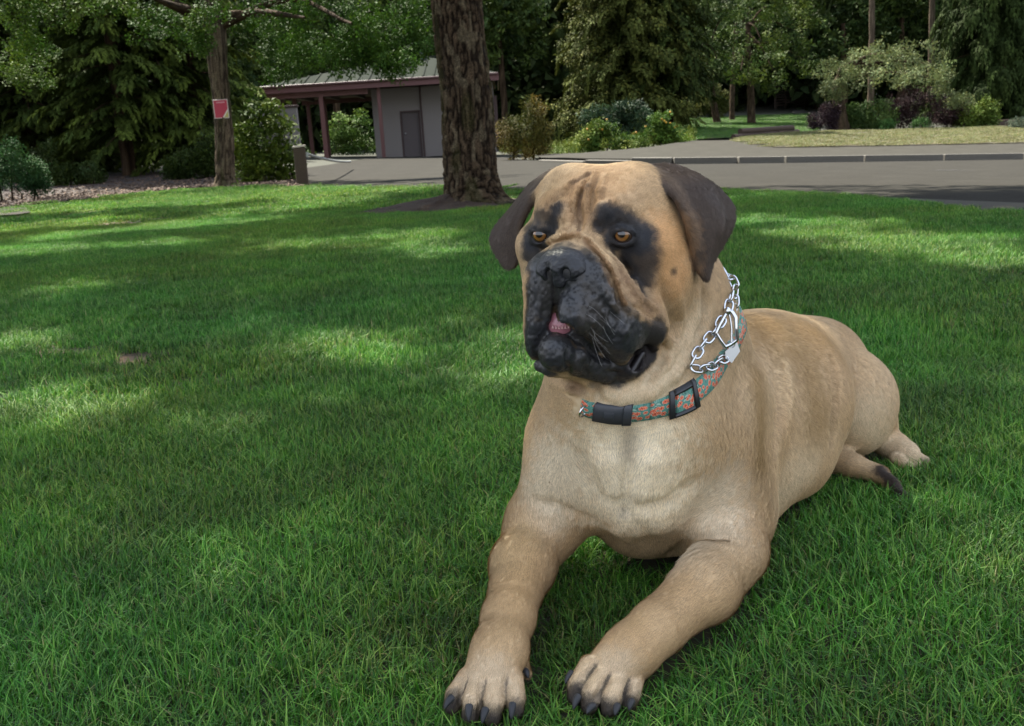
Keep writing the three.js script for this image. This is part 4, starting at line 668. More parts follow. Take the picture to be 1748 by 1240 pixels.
  f.egg(D(984, 534, 66), [30 / PM, 36 / PM, 30 / PM], VIEW, 0.014);
  f.egg(Lh(72, -140, 16), [42 / PM, 80 / PM, 60 / PM], HEAD, 0.014);
  f.egg(Lh(104, -150, -34), [30 / PM, 46 / PM, 44 / PM], HEAD, 0.012);
  // lower jaw and lips
  f.egg(D(951, 602, 27), [32 / PM, 33 / PM, 36 / PM], VIEW, 0.004);
  f.egg(D(986, 610, 15), [22 / PM, 27 / PM, 28 / PM], VIEW, 0.006);
  f.cone(D(1003, 622, 0), D(1036, 638, -18), K(21), K(16), 0.008);
  f.cone(D(965, 608, -24), D(1050, 605, -70), K(38), K(50), 0.02);
  f.cone(D(922, 624, -26), D(940, 630, -14), K(11), K(14), 0.008);
  f.egg(D(1068, 620, -34), [33 / PM, 33 / PM, 40 / PM], VIEW, 0.006);
  f.egg(D(1087, 616, 8), [14 / PM, 20 / PM, 34 / PM], VIEW, 0.006, -1);   // the open corner of the mouth
  for (const [x, y, a, b] of [[947, 539, 6, 14], [944, 557, 11, 14], [965, 562, 17, 10]]) f.egg(D(x, y, 55), [a / PM, b / PM, 44 / PM], VIEW, 0.004, -1);    // the parting of the lips
  // cheek fold round the corner of the mouth
  f.cone(D(1092, 548, 4), D(1122, 560, -14), K(15), K(15), 0.012);
  f.cone(D(1122, 560, -14), D(1118, 590, -30), K(13), K(8), 0.012);
  // ears: thin folded flaps
  f.loft([[[1106, 287, -66], [1130, 283, -58], [1152, 285, -60]], [[1122, 305, -30], [1156, 297, -30], [1190, 300, -52]], [[1147, 329, -8], [1184, 322, -12], [1226, 325, -58]], [[1166, 357, 0], [1208, 352, -14], [1250, 355, -70]], [[1178, 392, -4], [1213, 388, -16], [1248, 386, -66]], [[1185, 430, -18], [1209, 422, -22], [1230, 419, -58]], [[1193, 459, -30], [1204, 452, -30], [1214, 448, -46]], [[1203, 474, -38], [1205, 475, -38], [1207, 474, -40]]].map((r) => r.map((p) => D(...p))), 14, 6, K(5), 0.008);
  f.loft([[[957, 290, -122], [946, 291, -130], [938, 295, -140]], [[937, 307, -112], [922, 309, -126], [908, 315, -150]], [[918, 330, -118], [902, 333, -132], [888, 339, -165]], [[902, 352, -130], [886, 356, -144], [869, 363, -185]], [[887, 384, -150], [868, 384, -160], [850, 385, -198]], [[884, 412, -160], [862, 410, -168], [840, 408, -200]], [[883, 438, -168], [866, 434, -173], [848, 431, -192]], [[876, 454, -175], [868, 455, -177], [861, 451, -184]]].map((r) => r.map((p) => D(...p))), 14, 5, K(5), 0.008);
  // eyelids round the eyeballs
  for (const s of [-1, 1]) {
    f.ball(Lh(77 * s, 0, -14), K(22), 0.012);
    f.egg(Lh(77 * s + 3 * s, -1.5, 8), [20.5 / PM, 10.6 / PM, 24 / PM], HEAD, 0.003, -1);
  }
}
const EYES = [-1, 1].map((s) => Lh(77 * s, 0, -14));
{ // loose folds of skin: soft rolls half sunk in the surface, with creases between them
  const f = dogField, base = new Field(); base.prims = f.prims.slice();
  const fold = (pts, r, sink, k = 0.004, tips = 0.55) => {
    const q = pts.map(([x, y]) => { const h = base.hit(x, y); if (!h) return null; const n = base.grad(h); return h.addScaledVector(n, -m_(sink)); }).filter(Boolean);
    for (let i = 0; i < q.length - 1; i++) { const t = (j) => m_(r) * (j === 0 || j === q.length - 1 ? tips : 1); f.cone(q[i], q[i + 1], t(i), t(i + 1), k); }
  };
  fold([[932, 421], [945, 412], [962, 405], [984, 402], [1004, 411], [1023, 430], [1041, 455], [1055, 484], [1067, 510], [1086, 531], [1108, 545]], 8, 4);
  fold([[1044, 434], [1060, 457], [1076, 483], [1094, 506], [1116, 526], [1134, 543]], 7.5, 4.5);
  fold([[996, 424], [1016, 441], [1033, 466], [1043, 496], [1049, 526], [1050, 550]], 7.5, 4);
  fold([[1000, 482], [1019, 506], [1035, 532], [1042, 556], [1040, 580]], 8, 3.2, 0.003); fold([[984, 494], [998, 520], [1014, 548], [1024, 578], [1024, 600]], 8, 3.6, 0.003); fold([[972, 512], [983, 540], [1000, 566]], 7, 3.8, 0.003);
  fold([[926, 496], [920, 524], [914, 556], [914, 580]], 7.5, 4, 0.003); fold([[908, 510], [904, 545], [903, 585]], 7.5, 4, 0.003); fold([[1066, 540], [1066, 566], [1058, 596]], 9, 4.5, 0.004); fold([[1012, 610], [1034, 624], [1058, 626], [1082, 612]], 8, 3.5, 0.003);
  fold([[1000, 298], [991, 325], [979, 350], [978, 372]], 8.5, 3.2); fold([[1016, 296], [1007, 325], [1003, 350], [1005, 378], [996, 398]], 8, 2.6); fold([[958, 328], [976, 314], [996, 304]], 7.5, 3); fold([[1034, 298], [1024, 326], [1022, 352]], 8, 3.6);
  fold([[942, 352], [958, 352], [971, 362], [975, 378], [966, 393], [950, 402]], 10.5, 3.5); fold([[1044, 346], [1026, 358], [1020, 376], [1024, 392]], 10.5, 4);
  fold([[940, 652], [975, 664], [1008, 672]], 9, 5, 0.006); fold([[1024, 666], [1060, 680], [1108, 672], [1150, 640], [1186, 590]], 13, 8, 0.008); fold([[1136, 566], [1146, 592], [1138, 622], [1112, 648]], 10, 6, 0.006); fold([[1190, 498], [1188, 540], [1174, 580], [1152, 618]], 12, 8, 0.008);
}
{ // wrinkles, grooves and muscles, laid on the surface
  const f = dogField, base = new Field(); base.prims = f.prims;
  const on = (pts) => pts.map(([x, y]) => base.hit(x, y)).filter(Boolean);
  const cut = (pts, w, d, sharp) => { const q = on(pts); if (q.length) f.brush(q, m_(w), m_(d * (pts[0][1] < 700 && pts[0][0] < 1215 ? 1.9 : 1.5)), sharp); };
  // forehead
  cut([[1005, 299], [998, 317], [989, 341], [986, 358], [991, 375], [989, 392], [977, 404]], 4, 7);
  cut([[974, 316], [989, 306], [1008, 298]], 4, 4);
  cut([[999, 366], [999, 344], [1002, 321], [1012, 296]], 5, -4);
  cut([[1012, 372], [1008, 350], [1012, 325], [1024, 303]], 4, 3);
  cut([[972, 349], [981, 369], [977, 388], [962, 400]], 3.5, 5);
  cut([[962, 372]], 15, -6);
  cut([[1024, 368]], 16, -4);
  cut([[938, 352], [952, 334], [966, 330]], 8, 3);
  // bridge of the nose and the folds beside the muzzle
  cut([[930, 418], [945, 409], [962, 403], [982, 402]], 4, -5);
  cut([[925, 426], [940, 416], [960, 411], [985, 411], [1003, 420]], 3.5, 5);
  cut([[1003, 404], [1022, 422], [1040, 445], [1054, 470], [1066, 500], [1080, 522], [1104, 538], [1128, 551]], 4.5, 8);
  cut([[992, 410], [1012, 427], [1030, 447], [1044, 472], [1053, 500], [1060, 526], [1062, 546]], 4, 7);
  cut([[1000, 408], [1018, 425], [1036, 450], [1050, 478], [1060, 506], [1072, 530]], 4.5, -5);
  cut([[1052, 432], [1068, 460], [1084, 490], [1102, 518], [1120, 534]], 5, 5);
  cut([[1036, 424], [1056, 452], [1072, 482], [1090, 508], [1112, 528]], 5.5, -4);
  cut([[1002, 487], [1020, 508], [1040, 530], [1052, 552]], 6, 5);
  cut([[1022, 482], [1040, 512], [1050, 530]], 6, -4);
  cut([[990, 500], [1004, 524], [1020, 552]], 6, 3);
  cut([[984, 540], [1003, 570], [1022, 592]], 7, -3);
  // philtrum
  cut([[947, 468], [947, 490], [947, 512], [948, 532]], 3.2, 8);
  // flews against the chin
  cut([[915, 560], [912, 590], [914, 612]], 4, 3);
  cut([[979, 568], [992, 586], [1010, 604], [1030, 620]], 3.5, 7);
  cut([[932, 566], [922, 580], [915, 600]], 3.5, 6);
  cut([[968, 600], [966, 618], [972, 634]], 4, 5);
  cut([[996, 614], [998, 630], [1006, 644]], 4, 4);
  // below the eyes
  cut([[1040, 420], [1058, 427], [1080, 422]], 4, 3);
  cut([[1042, 388], [1058, 380], [1080, 386], [1092, 400]], 4, 3);
  cut([[906, 420], [920, 424], [932, 416]], 3.5, 3);
  // cheek and throat folds
  cut([[1138, 562], [1142, 585], [1130, 610], [1112, 634], [1098, 652]], 7, 7);
  cut([[1128, 470], [1134, 500], [1144, 530], [1150, 560]], 9, 4);
  cut([[1150, 478], [1160, 510], [1164, 545], [1158, 580], [1146, 612]], 8, -4);
  cut([[1200, 490], [1204, 520], [1198, 552], [1186, 585]], 9, 7);
  cut([[1016, 652], [1020, 668], [1020, 684]], 6, 8);
  cut([[960, 652], [985, 660], [1000, 672]], 7, 4);
  // chest: furrow, breast muscles, arm folds
  cut([[1073, 735], [1072, 780], [1066, 830], [1064, 872]], 14, 7);
  cut([[1066, 872]], 10, 8);
  cut([[990, 760], [1000, 800], [1022, 838], [1056, 866]], 16, 8);
  cut([[1076, 866], [1120, 862], [1160, 840], [1200, 812]], 18, 7);
  cut([[1030, 790], [1040, 830]], 30, -9); cut([[1110, 790], [1105, 830]], 32, -11);
  cut([[902, 850], [950, 862], [990, 878], [1020, 892]], 14, 6);
  cut([[1150, 968], [1148, 945], [1180, 925], [1220, 915], [1260, 918]], 11, 8);
  cut([[1085, 880], [1105, 915], [1120, 945]], 16, 5);
  cut([[1050, 895], [1072, 925]], 16, -5);
  // shoulder and flank
  cut([[1296, 560], [1322, 610], [1330, 660], [1326, 720], [1318, 790]], 18, 6);
  cut([[1310, 575], [1338, 625], [1343, 690], [1336, 760]], 18, -4);
  cut([[1372, 610], [1384, 670], [1394, 730]], 16, 4);
  
  cut([[1416, 610], [1422, 650], [1421, 710], [1417, 760]], 8, 12);
  cut([[1280, 560], [1270, 620], [1250, 690]], 30, 5);
  // ears: the ridge of the fold and the hollow beside it
  cut([[1126, 291], [1158, 322], [1178, 372], [1192, 432]], 9, -4); cut([[1215, 330], [1232, 370], [1222, 410]], 12, -3);
  cut([[934, 304], [906, 338], [888, 380], [880, 430]], 7, -3);
  // wrists and toes
  for (const g of [[[793, 1158], [788, 1176], [784, 1198]], [[823, 1160], [820, 1185], [817, 1222]], [[861, 1158], [860, 1185], [860, 1222]], [[1021, 1130], [1006, 1146], [988, 1164]], [[1042, 1152], [1028, 1172], [1012, 1198]], [[1078, 1160], [1068, 1180], [1058, 1204]]]) cut(g, 4, 8);
}
const toePrims = (() => { const p = dogField.prims.filter((q) => (q.k === 0.004 || q.k === 0.003) && q.c.z > -1.6 && q.R < 0.04 && q.c.y < 0.09), out = []; for (let i = 0; i + 1 < p.length; i += 2) out.push([p[i], p[i + 1]]); return out; })();
const nose = new Field();
{ // the nose leather: its own small field
  const f = nose, K = (k) => k / PM;
  f.egg(Lh(0, -24, 74), [36 / PM, 20 / PM, 32 / PM], HEAD, 0.01);
  for (const s of [-1, 1]) f.egg(Lh(27 * s, -42, 78), [21 / PM, 21 / PM, 26 / PM], HEAD, 0.009);
  f.cone(Lh(0, -36, 98), Lh(0, -58, 95), K(13), K(11), 0.008);
  for (const s of [-1, 1]) {
    f.egg(Lh(16 * s, -44, 106), [7.5 / PM, 11 / PM, 16 / PM], HEAD, 0.003, -1);
    f.cone(Lh(15 * s, -52, 106), Lh(27 * s, -57, 104), K(6), K(4), 0.003, -1);
    f.cone(Lh(27 * s, -57, 104), Lh(44 * s, -46, 90), K(4), K(2.5), 0.003, -1);
  }
  f.brush([Lh(0, -40, 111), Lh(0, -52, 109), Lh(0, -72, 104)], K(2.4), K(5));
  f.brush([Lh(0, -8, 92), Lh(0, -24, 106)], K(3.5), K(2));
}
// the path of the collar round the neck
const ringAxis = (() => { // the plane that the collar lies in
  const a = dogField.hit(1000, 697), b = dogField.hit(1110, 700), c = dogField.hit(1240, 604), n = b.clone().sub(a).cross(c.clone().sub(a)).normalize(); if (n.y < 0) n.negate();
  return { a, b, c, n };
})();
const collarCentre = (() => { const { a, b, c, n } = ringAxis, neck = at(1112, 640, 1.62); return neck.addScaledVector(n, a.clone().sub(neck).dot(n)); })();
const around = (() => { const X = ringAxis.b.clone().sub(collarCentre); X.addScaledVector(ringAxis.n, -X.dot(ringAxis.n)).normalize(); return { X, Z: ringAxis.n.clone().cross(X) }; })();
const neckRadius = (phi, lift) => {
  const d = around.X.clone().multiplyScalar(Math.cos(phi)).addScaledVector(around.Z, Math.sin(phi)), o = collarCentre.clone().addScaledVector(ringAxis.n, lift); let r = 0.05;
  while (r < 0.21) { const v = dogField.value(o.x + d.x * r, o.y + d.y * r, o.z + d.z * r); if (v > 0) break; r += Math.max(0.0008, -v * 0.7); }
  return r;
};
const collarN = 240, half = 0.0125;
const collarR = [-1, 0, 1].map((s) => { const raw = Array.from({ length: collarN }, (_, i) => neckRadius(i / collarN * Math.PI * 2, s * half)); let a = raw; for (let k = 0; k < 6; k++) a = a.map((_, i) => Math.max(raw[i], (a[(i + collarN - 1) % collarN] + a[i] + a[(i + 1) % collarN]) / 3)); return a; });
let hideFrom = null;                                                    // round the far side the strap sinks under a fold of loose skin
const collarAt = (phi, s, out) => { if (hideFrom) { const a = (phi - hideFrom[0]) * hideFrom[1], w = ((a % 6.2832) + 6.2832) % 6.2832; out -= 0.013 * smooth(0, 0.16, w) * smooth(3.0, 2.6, w); } const f = ((phi / (Math.PI * 2)) % 1 + 1) % 1 * collarN, i = Math.floor(f), t = f - i, R = (k) => lerp(collarR[k][i % collarN], collarR[k][(i + 1) % collarN], t), r = s < 0 ? lerp(R(1), R(0), -s) : lerp(R(1), R(2), s); return collarCentre.clone().addScaledVector(ringAxis.n, s * half).addScaledVector(around.X, Math.cos(phi) * (r + out)).addScaledVector(around.Z, Math.sin(phi) * (r + out)); };
const phiOf = (px, py) => { const p = dogField.hit(px, py).sub(collarCentre); return Math.atan2(p.dot(around.Z), p.dot(around.X)); };
{ const a = phiOf(1006, 697), b = phiOf(1060, 700); hideFrom = [a, Math.sign(a - b)]; }
const underCollar = (p) => { const v = p.clone().sub(collarCentre), h = v.dot(ringAxis.n); if (Math.abs(h) > half * 1.12) return false; const phi = Math.atan2(v.dot(around.Z), v.dot(around.X)); return Math.abs(v.length() - collarAt(phi, h / half, 0).sub(collarCentre).length()) < 0.012; };
// ---------- dog: coat colours, meshes, eyes, claws ----------
const TAN = lin('#b1946e'), CREAM = lin('#d4c2a2'), BROWN = lin('#785a41'), FORE = lin('#8f6d48'), BLACKM = lin('#2b2c2f'), EARC = lin('#3b3330'), GREYB = lin('#35322f');
const spots = [], CHAR = lin('#27282a');
{
  const spot = (pts, r, soft, col, s = 1) => { const q = pts.map(([x, y]) => dogField.hit(x, y)).filter(Boolean); if (q.length) { const c = q.reduce((a, b) => a.add(b), V3(0, 0, 0)).multiplyScalar(1 / q.length), d = Math.max(0.9, q[0].distanceTo(camera.position)); spots.push({ q, r: m_(r, d), soft: m_(soft, d), col, s, c, R: Math.max(...q.map((p) => p.distanceTo(c))) + m_(r + soft, d) }); } };
  // paler and warmer parts of the coat
  spot([[1085, 760], [1090, 860]], 40, 120, lin('#e6d5b2'), 0.95); spot([[1075, 770], [1070, 850]], 10, 120, lin('#eee2c8'), 0.8);
  spot([[930, 850], [960, 790]], 26, 70, lin('#ded2b8'), 0.7); spot([[1220, 850], [1180, 940]], 26, 80, lin('#d9ccb2'), 0.65);
  spot([[1140, 640], [1060, 690]], 14, 50, CREAM, 0.5); spot([[1170, 600], [1195, 540]], 14, 40, CREAM, 0.45);
  spot([[1470, 720], [1490, 760]], 20, 60, CREAM, 0.55); spot([[1340, 840], [1380, 790]], 20, 60, CREAM, 0.4);
  spot([[1340, 690], [1330, 600]], 8, 30, lin('#ccb58c'), 0.2);
  spot([[1074, 735], [1074, 770]], 4, 26, lin('#7d6a56'), 0.4); spot([[1066, 872]], 3, 12, lin('#5a4836'), 0.4);
  spot([[1300, 560], [1400, 570]], 20, 90, lin('#8f6f42'), 0.75);
  spot([[1370, 620], [1390, 720]], 20, 60, lin('#8f7248'), 0.7); spot([[1290, 640], [1300, 780]], 12, 40, lin('#94764a'), 0.7);
  spot([[885, 900], [868, 1060]], 20, 60, lin('#b5976e'), 0.65); spot([[1250, 960], [1120, 1070]], 30, 60, lin('#b5976e'), 0.65);
  spot([[830, 1190]], 60, 40, lin('#c3ae90'), 0.75); spot([[1030, 1180]], 60, 40, lin('#c3ae90'), 0.75);
  spot([[1520, 765], [1570, 785]], 16, 20, lin('#cbb899'), 0.7);
  // head
  spot([[1010, 300], [1010, 350]], 30, 70, FORE, 0.8); spot([[940, 345]], 16, 30, FORE, 0.5);
  spot([[1140, 400], [1150, 460]], 24, 50, lin('#c1915c'), 0.7); spot([[900, 480], [900, 530]], 14, 30, lin('#c9a677'), 0.6);
  spot([[1060, 480], [1110, 530]], 12, 40, BROWN, 0.5);
  spot([[1000, 318], [988, 345], [988, 392]], 3, 9, lin('#4c382a'), 0.75); spot([[977, 314], [1005, 299]], 2, 7, lin('#5c4431'), 0.6);
  spot([[1149, 462]], 4, 8, lin('#3a2c24'), 0.8);
  // the black mask
  spot([[1030, 362], [1026, 385]], 10, 16, BLACKM, 0.96); spot([[1048, 372], [1075, 382], [1098, 395]], 12, 16, BLACKM, 0.95); spot([[1050, 405], [1085, 410]], 20, 14, BLACKM, 0.97);
  spot([[1075, 440], [1100, 432], [1094, 470]], 17, 22, BLACKM, 0.9); spot([[1062, 440], [1096, 500]], 6, 16, BLACKM, 0.75); spot([[1108, 400]], 8, 14, BLACKM, 0.7);
  spot([[950, 360], [946, 385]], 10, 14, BLACKM, 0.96); spot([[925, 370], [905, 385]], 8, 14, BLACKM, 0.8); spot([[910, 405], [935, 408]], 20, 12, BLACKM, 0.97); spot([[906, 430], [915, 450]], 14, 14, BLACKM, 0.95);
  spot([[945, 450], [945, 590], [920, 600]], 38, 22, CHAR, 0.98); spot([[925, 440], [905, 520], [905, 600]], 12, 12, CHAR, 0.98);
  spot([[985, 470], [1010, 540], [1040, 600]], 38, 22, CHAR, 0.97); spot([[1000, 440], [1035, 500], [1085, 560]], 12, 18, CHAR, 0.85); spot([[1060, 570], [1110, 580]], 26, 12, CHAR, 0.97); spot([[975, 572], [1005, 598]], 14, 10, CHAR, 0.98); spot([[936, 556], [918, 560], [972, 548]], 12, 10, BLACKM, 0.98);
  spot([[960, 610], [1000, 630], [1050, 640]], 26, 10, CHAR, 0.98); spot([[915, 625], [935, 632]], 16, 8, BLACKM, 0.98); spot([[1075, 630], [1100, 600]], 22, 8, lin('#232124'), 0.98);
  spot([[1122, 556], [1132, 575]], 12, 12, GREYB, 0.9);
  spot([[1018, 652]], 8, 16, GREYB, 0.6); spot([[985, 655]], 6, 22, BROWN, 0.7);
  // tan on the folds
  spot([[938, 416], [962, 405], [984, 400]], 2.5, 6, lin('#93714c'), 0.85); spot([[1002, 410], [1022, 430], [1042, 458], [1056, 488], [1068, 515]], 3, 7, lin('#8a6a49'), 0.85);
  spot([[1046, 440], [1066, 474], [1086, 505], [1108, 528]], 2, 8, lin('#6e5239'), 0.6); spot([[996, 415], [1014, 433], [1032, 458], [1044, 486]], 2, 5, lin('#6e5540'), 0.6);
  spot([[1126, 291], [1158, 322], [1178, 372], [1190, 420]], 4, 12, lin('#6a5a4c'), 0.55); spot([[1215, 335], [1236, 370]], 5, 14, lin('#57504c'), 0.4);
  // toes
  for (const g of [[[768, 1206], [774, 1195]], [[802, 1226]], [[840, 1228]], [[882, 1218]], [[980, 1190], [984, 1176]], [[1004, 1210]], [[1040, 1214]], [[1072, 1206]]]) spot(g, 7, 22, lin('#2e2a29'), 0.85);
  spot([[1500, 800], [1525, 825], [1540, 845]], 7, 10, lin('#2c2728'), 0.95); spot([[1577, 788]], 3, 12, lin('#5a4c42'), 0.7);
  spot([[899, 1148]], 4, 10, lin('#2c2728'), 0.8);
}
const earSheets = dogField.prims.filter((p) => p.sheet);
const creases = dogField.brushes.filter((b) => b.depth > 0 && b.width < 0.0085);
const TOED = lin('#2c2725'), pawBall = at(940, 1170, 1.33);
const coat = (p, out) => {
  const n1 = fbm(p.x * 9, p.y * 9, p.z * 9, 3), n2 = noise(p.x * 160, p.y * 160, p.z * 160);
  out.copy(TAN).lerp(CREAM, clamp((n1 - 0.40) * 0.6)).multiplyScalar(0.86 + 0.28 * n2);
  for (const e of earSheets) { const d = e.f(p.x, p.y, p.z); if (d < 0.012) { const t = smooth(0.012, 0.002, d); const l = headLocal(p); const root = smooth(62, 96, l[1]) * 0.55 * (l[0] > 0 ? 1 : 0.3); out.lerp(EARC.clone().lerp(lin('#80654a'), root * n1 * 1.5), t * 0.95); } }
  for (const s of spots) {
    if (p.distanceTo(s.c) > s.R) continue;
    const d = lineDist(s.q, p.x, p.y, p.z).d + (n2 - 0.5) * s.soft * 0.5; if (d > s.r + s.soft) continue;
    out.lerp(s.col, s.s * smooth(s.r + s.soft, s.r - s.soft * 0.2, d));
  }
  if (p.y < 0.12 && p.distanceTo(pawBall) < 0.2) { let d1 = 9, d2 = 9; for (const [a, b] of toePrims) { const d = Math.min(a.f(p.x, p.y, p.z), b.f(p.x, p.y, p.z)); if (d < d1) { d2 = d1; d1 = d; } else if (d < d2) d2 = d; } for (const t of toeTips) out.lerp(TOED, 0.8 * smooth(0.025, 0.011, p.distanceTo(t) + (n2 - 0.5) * 0.006)); if (d1 < 0.006) out.lerp(TOED, 0.8 * smooth(0.0045, 0.0008, d2)); }
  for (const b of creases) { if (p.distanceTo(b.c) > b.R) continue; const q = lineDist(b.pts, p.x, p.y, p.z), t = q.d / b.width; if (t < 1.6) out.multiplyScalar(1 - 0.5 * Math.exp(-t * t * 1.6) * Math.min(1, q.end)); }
  return out;
};
const dog = thing('dog', 'large fawn dog with a black muzzle lying on the lawn', 'dog');
const furMat = std('short fur', 0xffffff, 0.72, { vertexColors: true, sheen: 0.25, sheenRoughness: 0.5, sheenColor: new THREE.Color(0.6, 0.55, 0.5), specularIntensity: 0.6 });
// one skin: finer cells for the head and paws, the seams under the collar and at the wrists
const headBall = D(1020, 470, -60);
const side = (c) => Math.max(Math.min(c.clone().sub(collarCentre).dot(ringAxis.n), 0.30 - c.distanceTo(headBall)), 0.175 - c.distanceTo(pawBall));
const trim = (g, keep) => { const I = g.index.array, P = g.attributes.position, out = [], p = V3(0, 0, 0); for (let i = 0; i < I.length; i += 3) { p.fromBufferAttribute(P, I[i]); if (keep(side(p))) out.push(I[i], I[i + 1], I[i + 2]); } g.setIndex(out); return g; };
const bodyGeo = mergeGeometries([trim(dogField.mesh(0.0017, (c, r) => side(c) > -r - 0.004), (d) => d > -0.002), trim(dogField.mesh(0.0034, (c, r) => side(c) < r + 0.004), (d) => d < 0.002)]);
{
  const P = bodyGeo.attributes.position, C = new Float32Array(P.count * 3), p = V3(0, 0, 0), c = new THREE.Color();
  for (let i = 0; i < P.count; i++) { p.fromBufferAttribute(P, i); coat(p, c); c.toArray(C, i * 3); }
  // pebbled skin on the muzzle and a little unevenness elsewhere
  const Nn = bodyGeo.attributes.normal; for (let i = 0; i < P.count; i++) { p.fromBufferAttribute(P, i); if (p.distanceTo(headBall) > 0.25) continue; const l = headLocal(p), k = smooth(0, 30, l[2]) * smooth(-30, -60, l[1]); if (k <= 0) continue; const h = k * (0.0016 * (noise(p.x * 230, p.y * 210, p.z * 230) - 0.5) + 0.0012 * (noise(p.x * 60, p.y * 38, p.z * 60) - 0.5)); P.setXYZ(i, p.x + Nn.getX(i) * h, p.y + Nn.getY(i) * h, p.z + Nn.getZ(i) * h); }
  bodyGeo.computeVertexNormals();
  bodyGeo.setAttribute('color', new THREE.BufferAttribute(C, 3));
}
{ // bare, slightly moist black skin on the muzzle; furred skin everywhere else
  const I = bodyGeo.index.array, P = bodyGeo.attributes.position, C = bodyGeo.attributes.color, a = [], b = [], p = V3(0, 0, 0);
  for (let i = 0; i < I.length; i += 3) { p.fromBufferAttribute(P, I[i]); const l = p.distanceTo(headBall) < 0.25 ? headLocal(p) : [0, 0, -999]; const dark = C.getX(I[i]) + C.getY(I[i]) < 0.125; (dark && l[2] > 4 && l[1] < -24 ? b : a).push(I[i], I[i + 1], I[i + 2]); }
  bodyGeo.setIndex(new THREE.BufferAttribute(new Uint32Array(a.concat(b)), 1)); bodyGeo.clearGroups(); bodyGeo.addGroup(0, a.length, 0); bodyGeo.addGroup(a.length, b.length, 1);
}
const skinMat = std('muzzle skin', 0xffffff, 0.4, { vertexColors: true, specularIntensity: 0.9 });
const dogBody = part('body', bodyGeo, [furMat, skinMat], dog);
console.log('dog triangles', bodyGeo.index.count / 3);
{
  const g = nose.mesh(0.0013), P = g.attributes.position, N = g.attributes.normal; for (let i = 0; i < P.count; i++) { const x = P.getX(i), y = P.getY(i), z = P.getZ(i), h = 0.0011 * (noise(x * 420, y * 420, z * 420) - 0.5) + 0.0009 * (noise(x * 170, y * 170, z * 170) - 0.5); P.setXYZ(i, x + N.getX(i) * h, y + N.getY(i) * h, z + N.getZ(i) * h); } g.computeVertexNormals();
  const m = std('nose leather', lin('#222326'), 0.46, { specularIntensity: 0.8 });
  part('nose', g, m, dog);
}
const blackGloss = std('claw horn', lin('#26272a'), 0.45, { specularIntensity: 0.6 });
{ // eyes: ball, amber iris and pupil under a clear front
  const ballM = std('eye white', lin('#3a2a22'), 0.12, { clearcoat: 1, clearcoatRoughness: 0.03 });
  const pupilM = std('pupil', lin('#050505'), 0.08, { clearcoat: 1, clearcoatRoughness: 0.02 });
  const irisG = (() => {
    const g = new THREE.SphereGeometry(1, 48, 20, 0, Math.PI * 2, 0, 0.76), P = g.attributes.position, C = new Float32Array(P.count * 3), c = new THREE.Color();
    for (let i = 0; i < P.count; i++) { const t = Math.acos(clamp(P.getY(i), -1, 1)) / 0.76, a = Math.atan2(P.getZ(i), P.getX(i)); c.copy(lin('#3a200c')).lerp(lin('#7a5226'), smooth(0.25, 0.7, t)).lerp(lin('#2a1608'), smooth(0.8, 1, t)).multiplyScalar(0.8 + 0.4 * noise(a * 9, t * 2, 3)); c.toArray(C, i * 3); }
    g.setAttribute('color', new THREE.BufferAttribute(C, 3)); return g;
  })();
  const irisM = std('iris', 0xffffff, 0.12, { vertexColors: true, clearcoat: 1, clearcoatRoughness: 0.02 });
  const gaze = axisOf([-0.36, 0.12, 0.92]);
  EYES.forEach((c, i) => {
    const R = 18.2 / PM, g = new THREE.SphereGeometry(R, 40, 30).translate(c.x, c.y, c.z), e = part('eye', g, ballM, dog);
    const q = new THREE.Quaternion().setFromUnitVectors(V3(0, 1, 0), gaze);
    part('iris', irisG.clone().scale(R * 1.02, R * 1.02, R * 1.02).applyQuaternion(q).translate(c.x, c.y, c.z), irisM, e);
    part('pupil', new THREE.SphereGeometry(R * 1.035, 32, 10, 0, Math.PI * 2, 0, 0.34).applyQuaternion(q).translate(c.x, c.y, c.z), pupilM, e);
  });
}
{ // claws
  const claw = (a, b, r) => {
    const A = at(...a), Bp = at(...b), mid = A.clone().lerp(Bp, 0.5).add(V3(0, 0.004, 0)), curve = new THREE.QuadraticBezierCurve3(A, mid, Bp), g = new THREE.TubeGeometry(curve, 10, 1, 10), P = g.attributes.position;
    for (let i = 0; i <= 10; i++) { const c = curve.getPoint(i / 10), s = r * Math.sqrt(Math.max(0.02, 1 - Math.pow(i / 10, 1.8))); for (let j = 0; j <= 10; j++) { const n = i * 11 + j; P.setXYZ(n, c.x + (P.getX(n) - c.x) * s, c.y + (P.getY(n) - c.y) * s, c.z + (P.getZ(n) - c.z) * s); } }
    g.computeVertexNormals(); part('claw', g, blackGloss, dog);
  };
  const fore = [[[771, 1192], [759, 1211], 1.29], [[801, 1206], [800, 1232], 1.268], [[829, 1212], [823, 1236], 1.264], [[875, 1203], [873, 1229], 1.28], [[896, 1146], [902, 1158], 1.36], [[987, 1190], [979, 1212], 1.288], [[1012, 1206], [1002, 1219], 1.272], [[1054, 1206], [1050, 1222], 1.272], [[1078, 1198], [1074, 1214], 1.29], [[976, 1150], [965, 1168], 1.333]];
  for (const [a, b, d] of fore) claw([...a, d + 0.004], [...b, d - 0.008], 0.0052);
  for (const [a, b] of [[[1574, 785], [1583, 793]], [[1558, 789], [1564, 797]], [[1520, 822], [1530, 838]]]) claw([...a, 2.2], [...b, 2.19], 0.005);
}
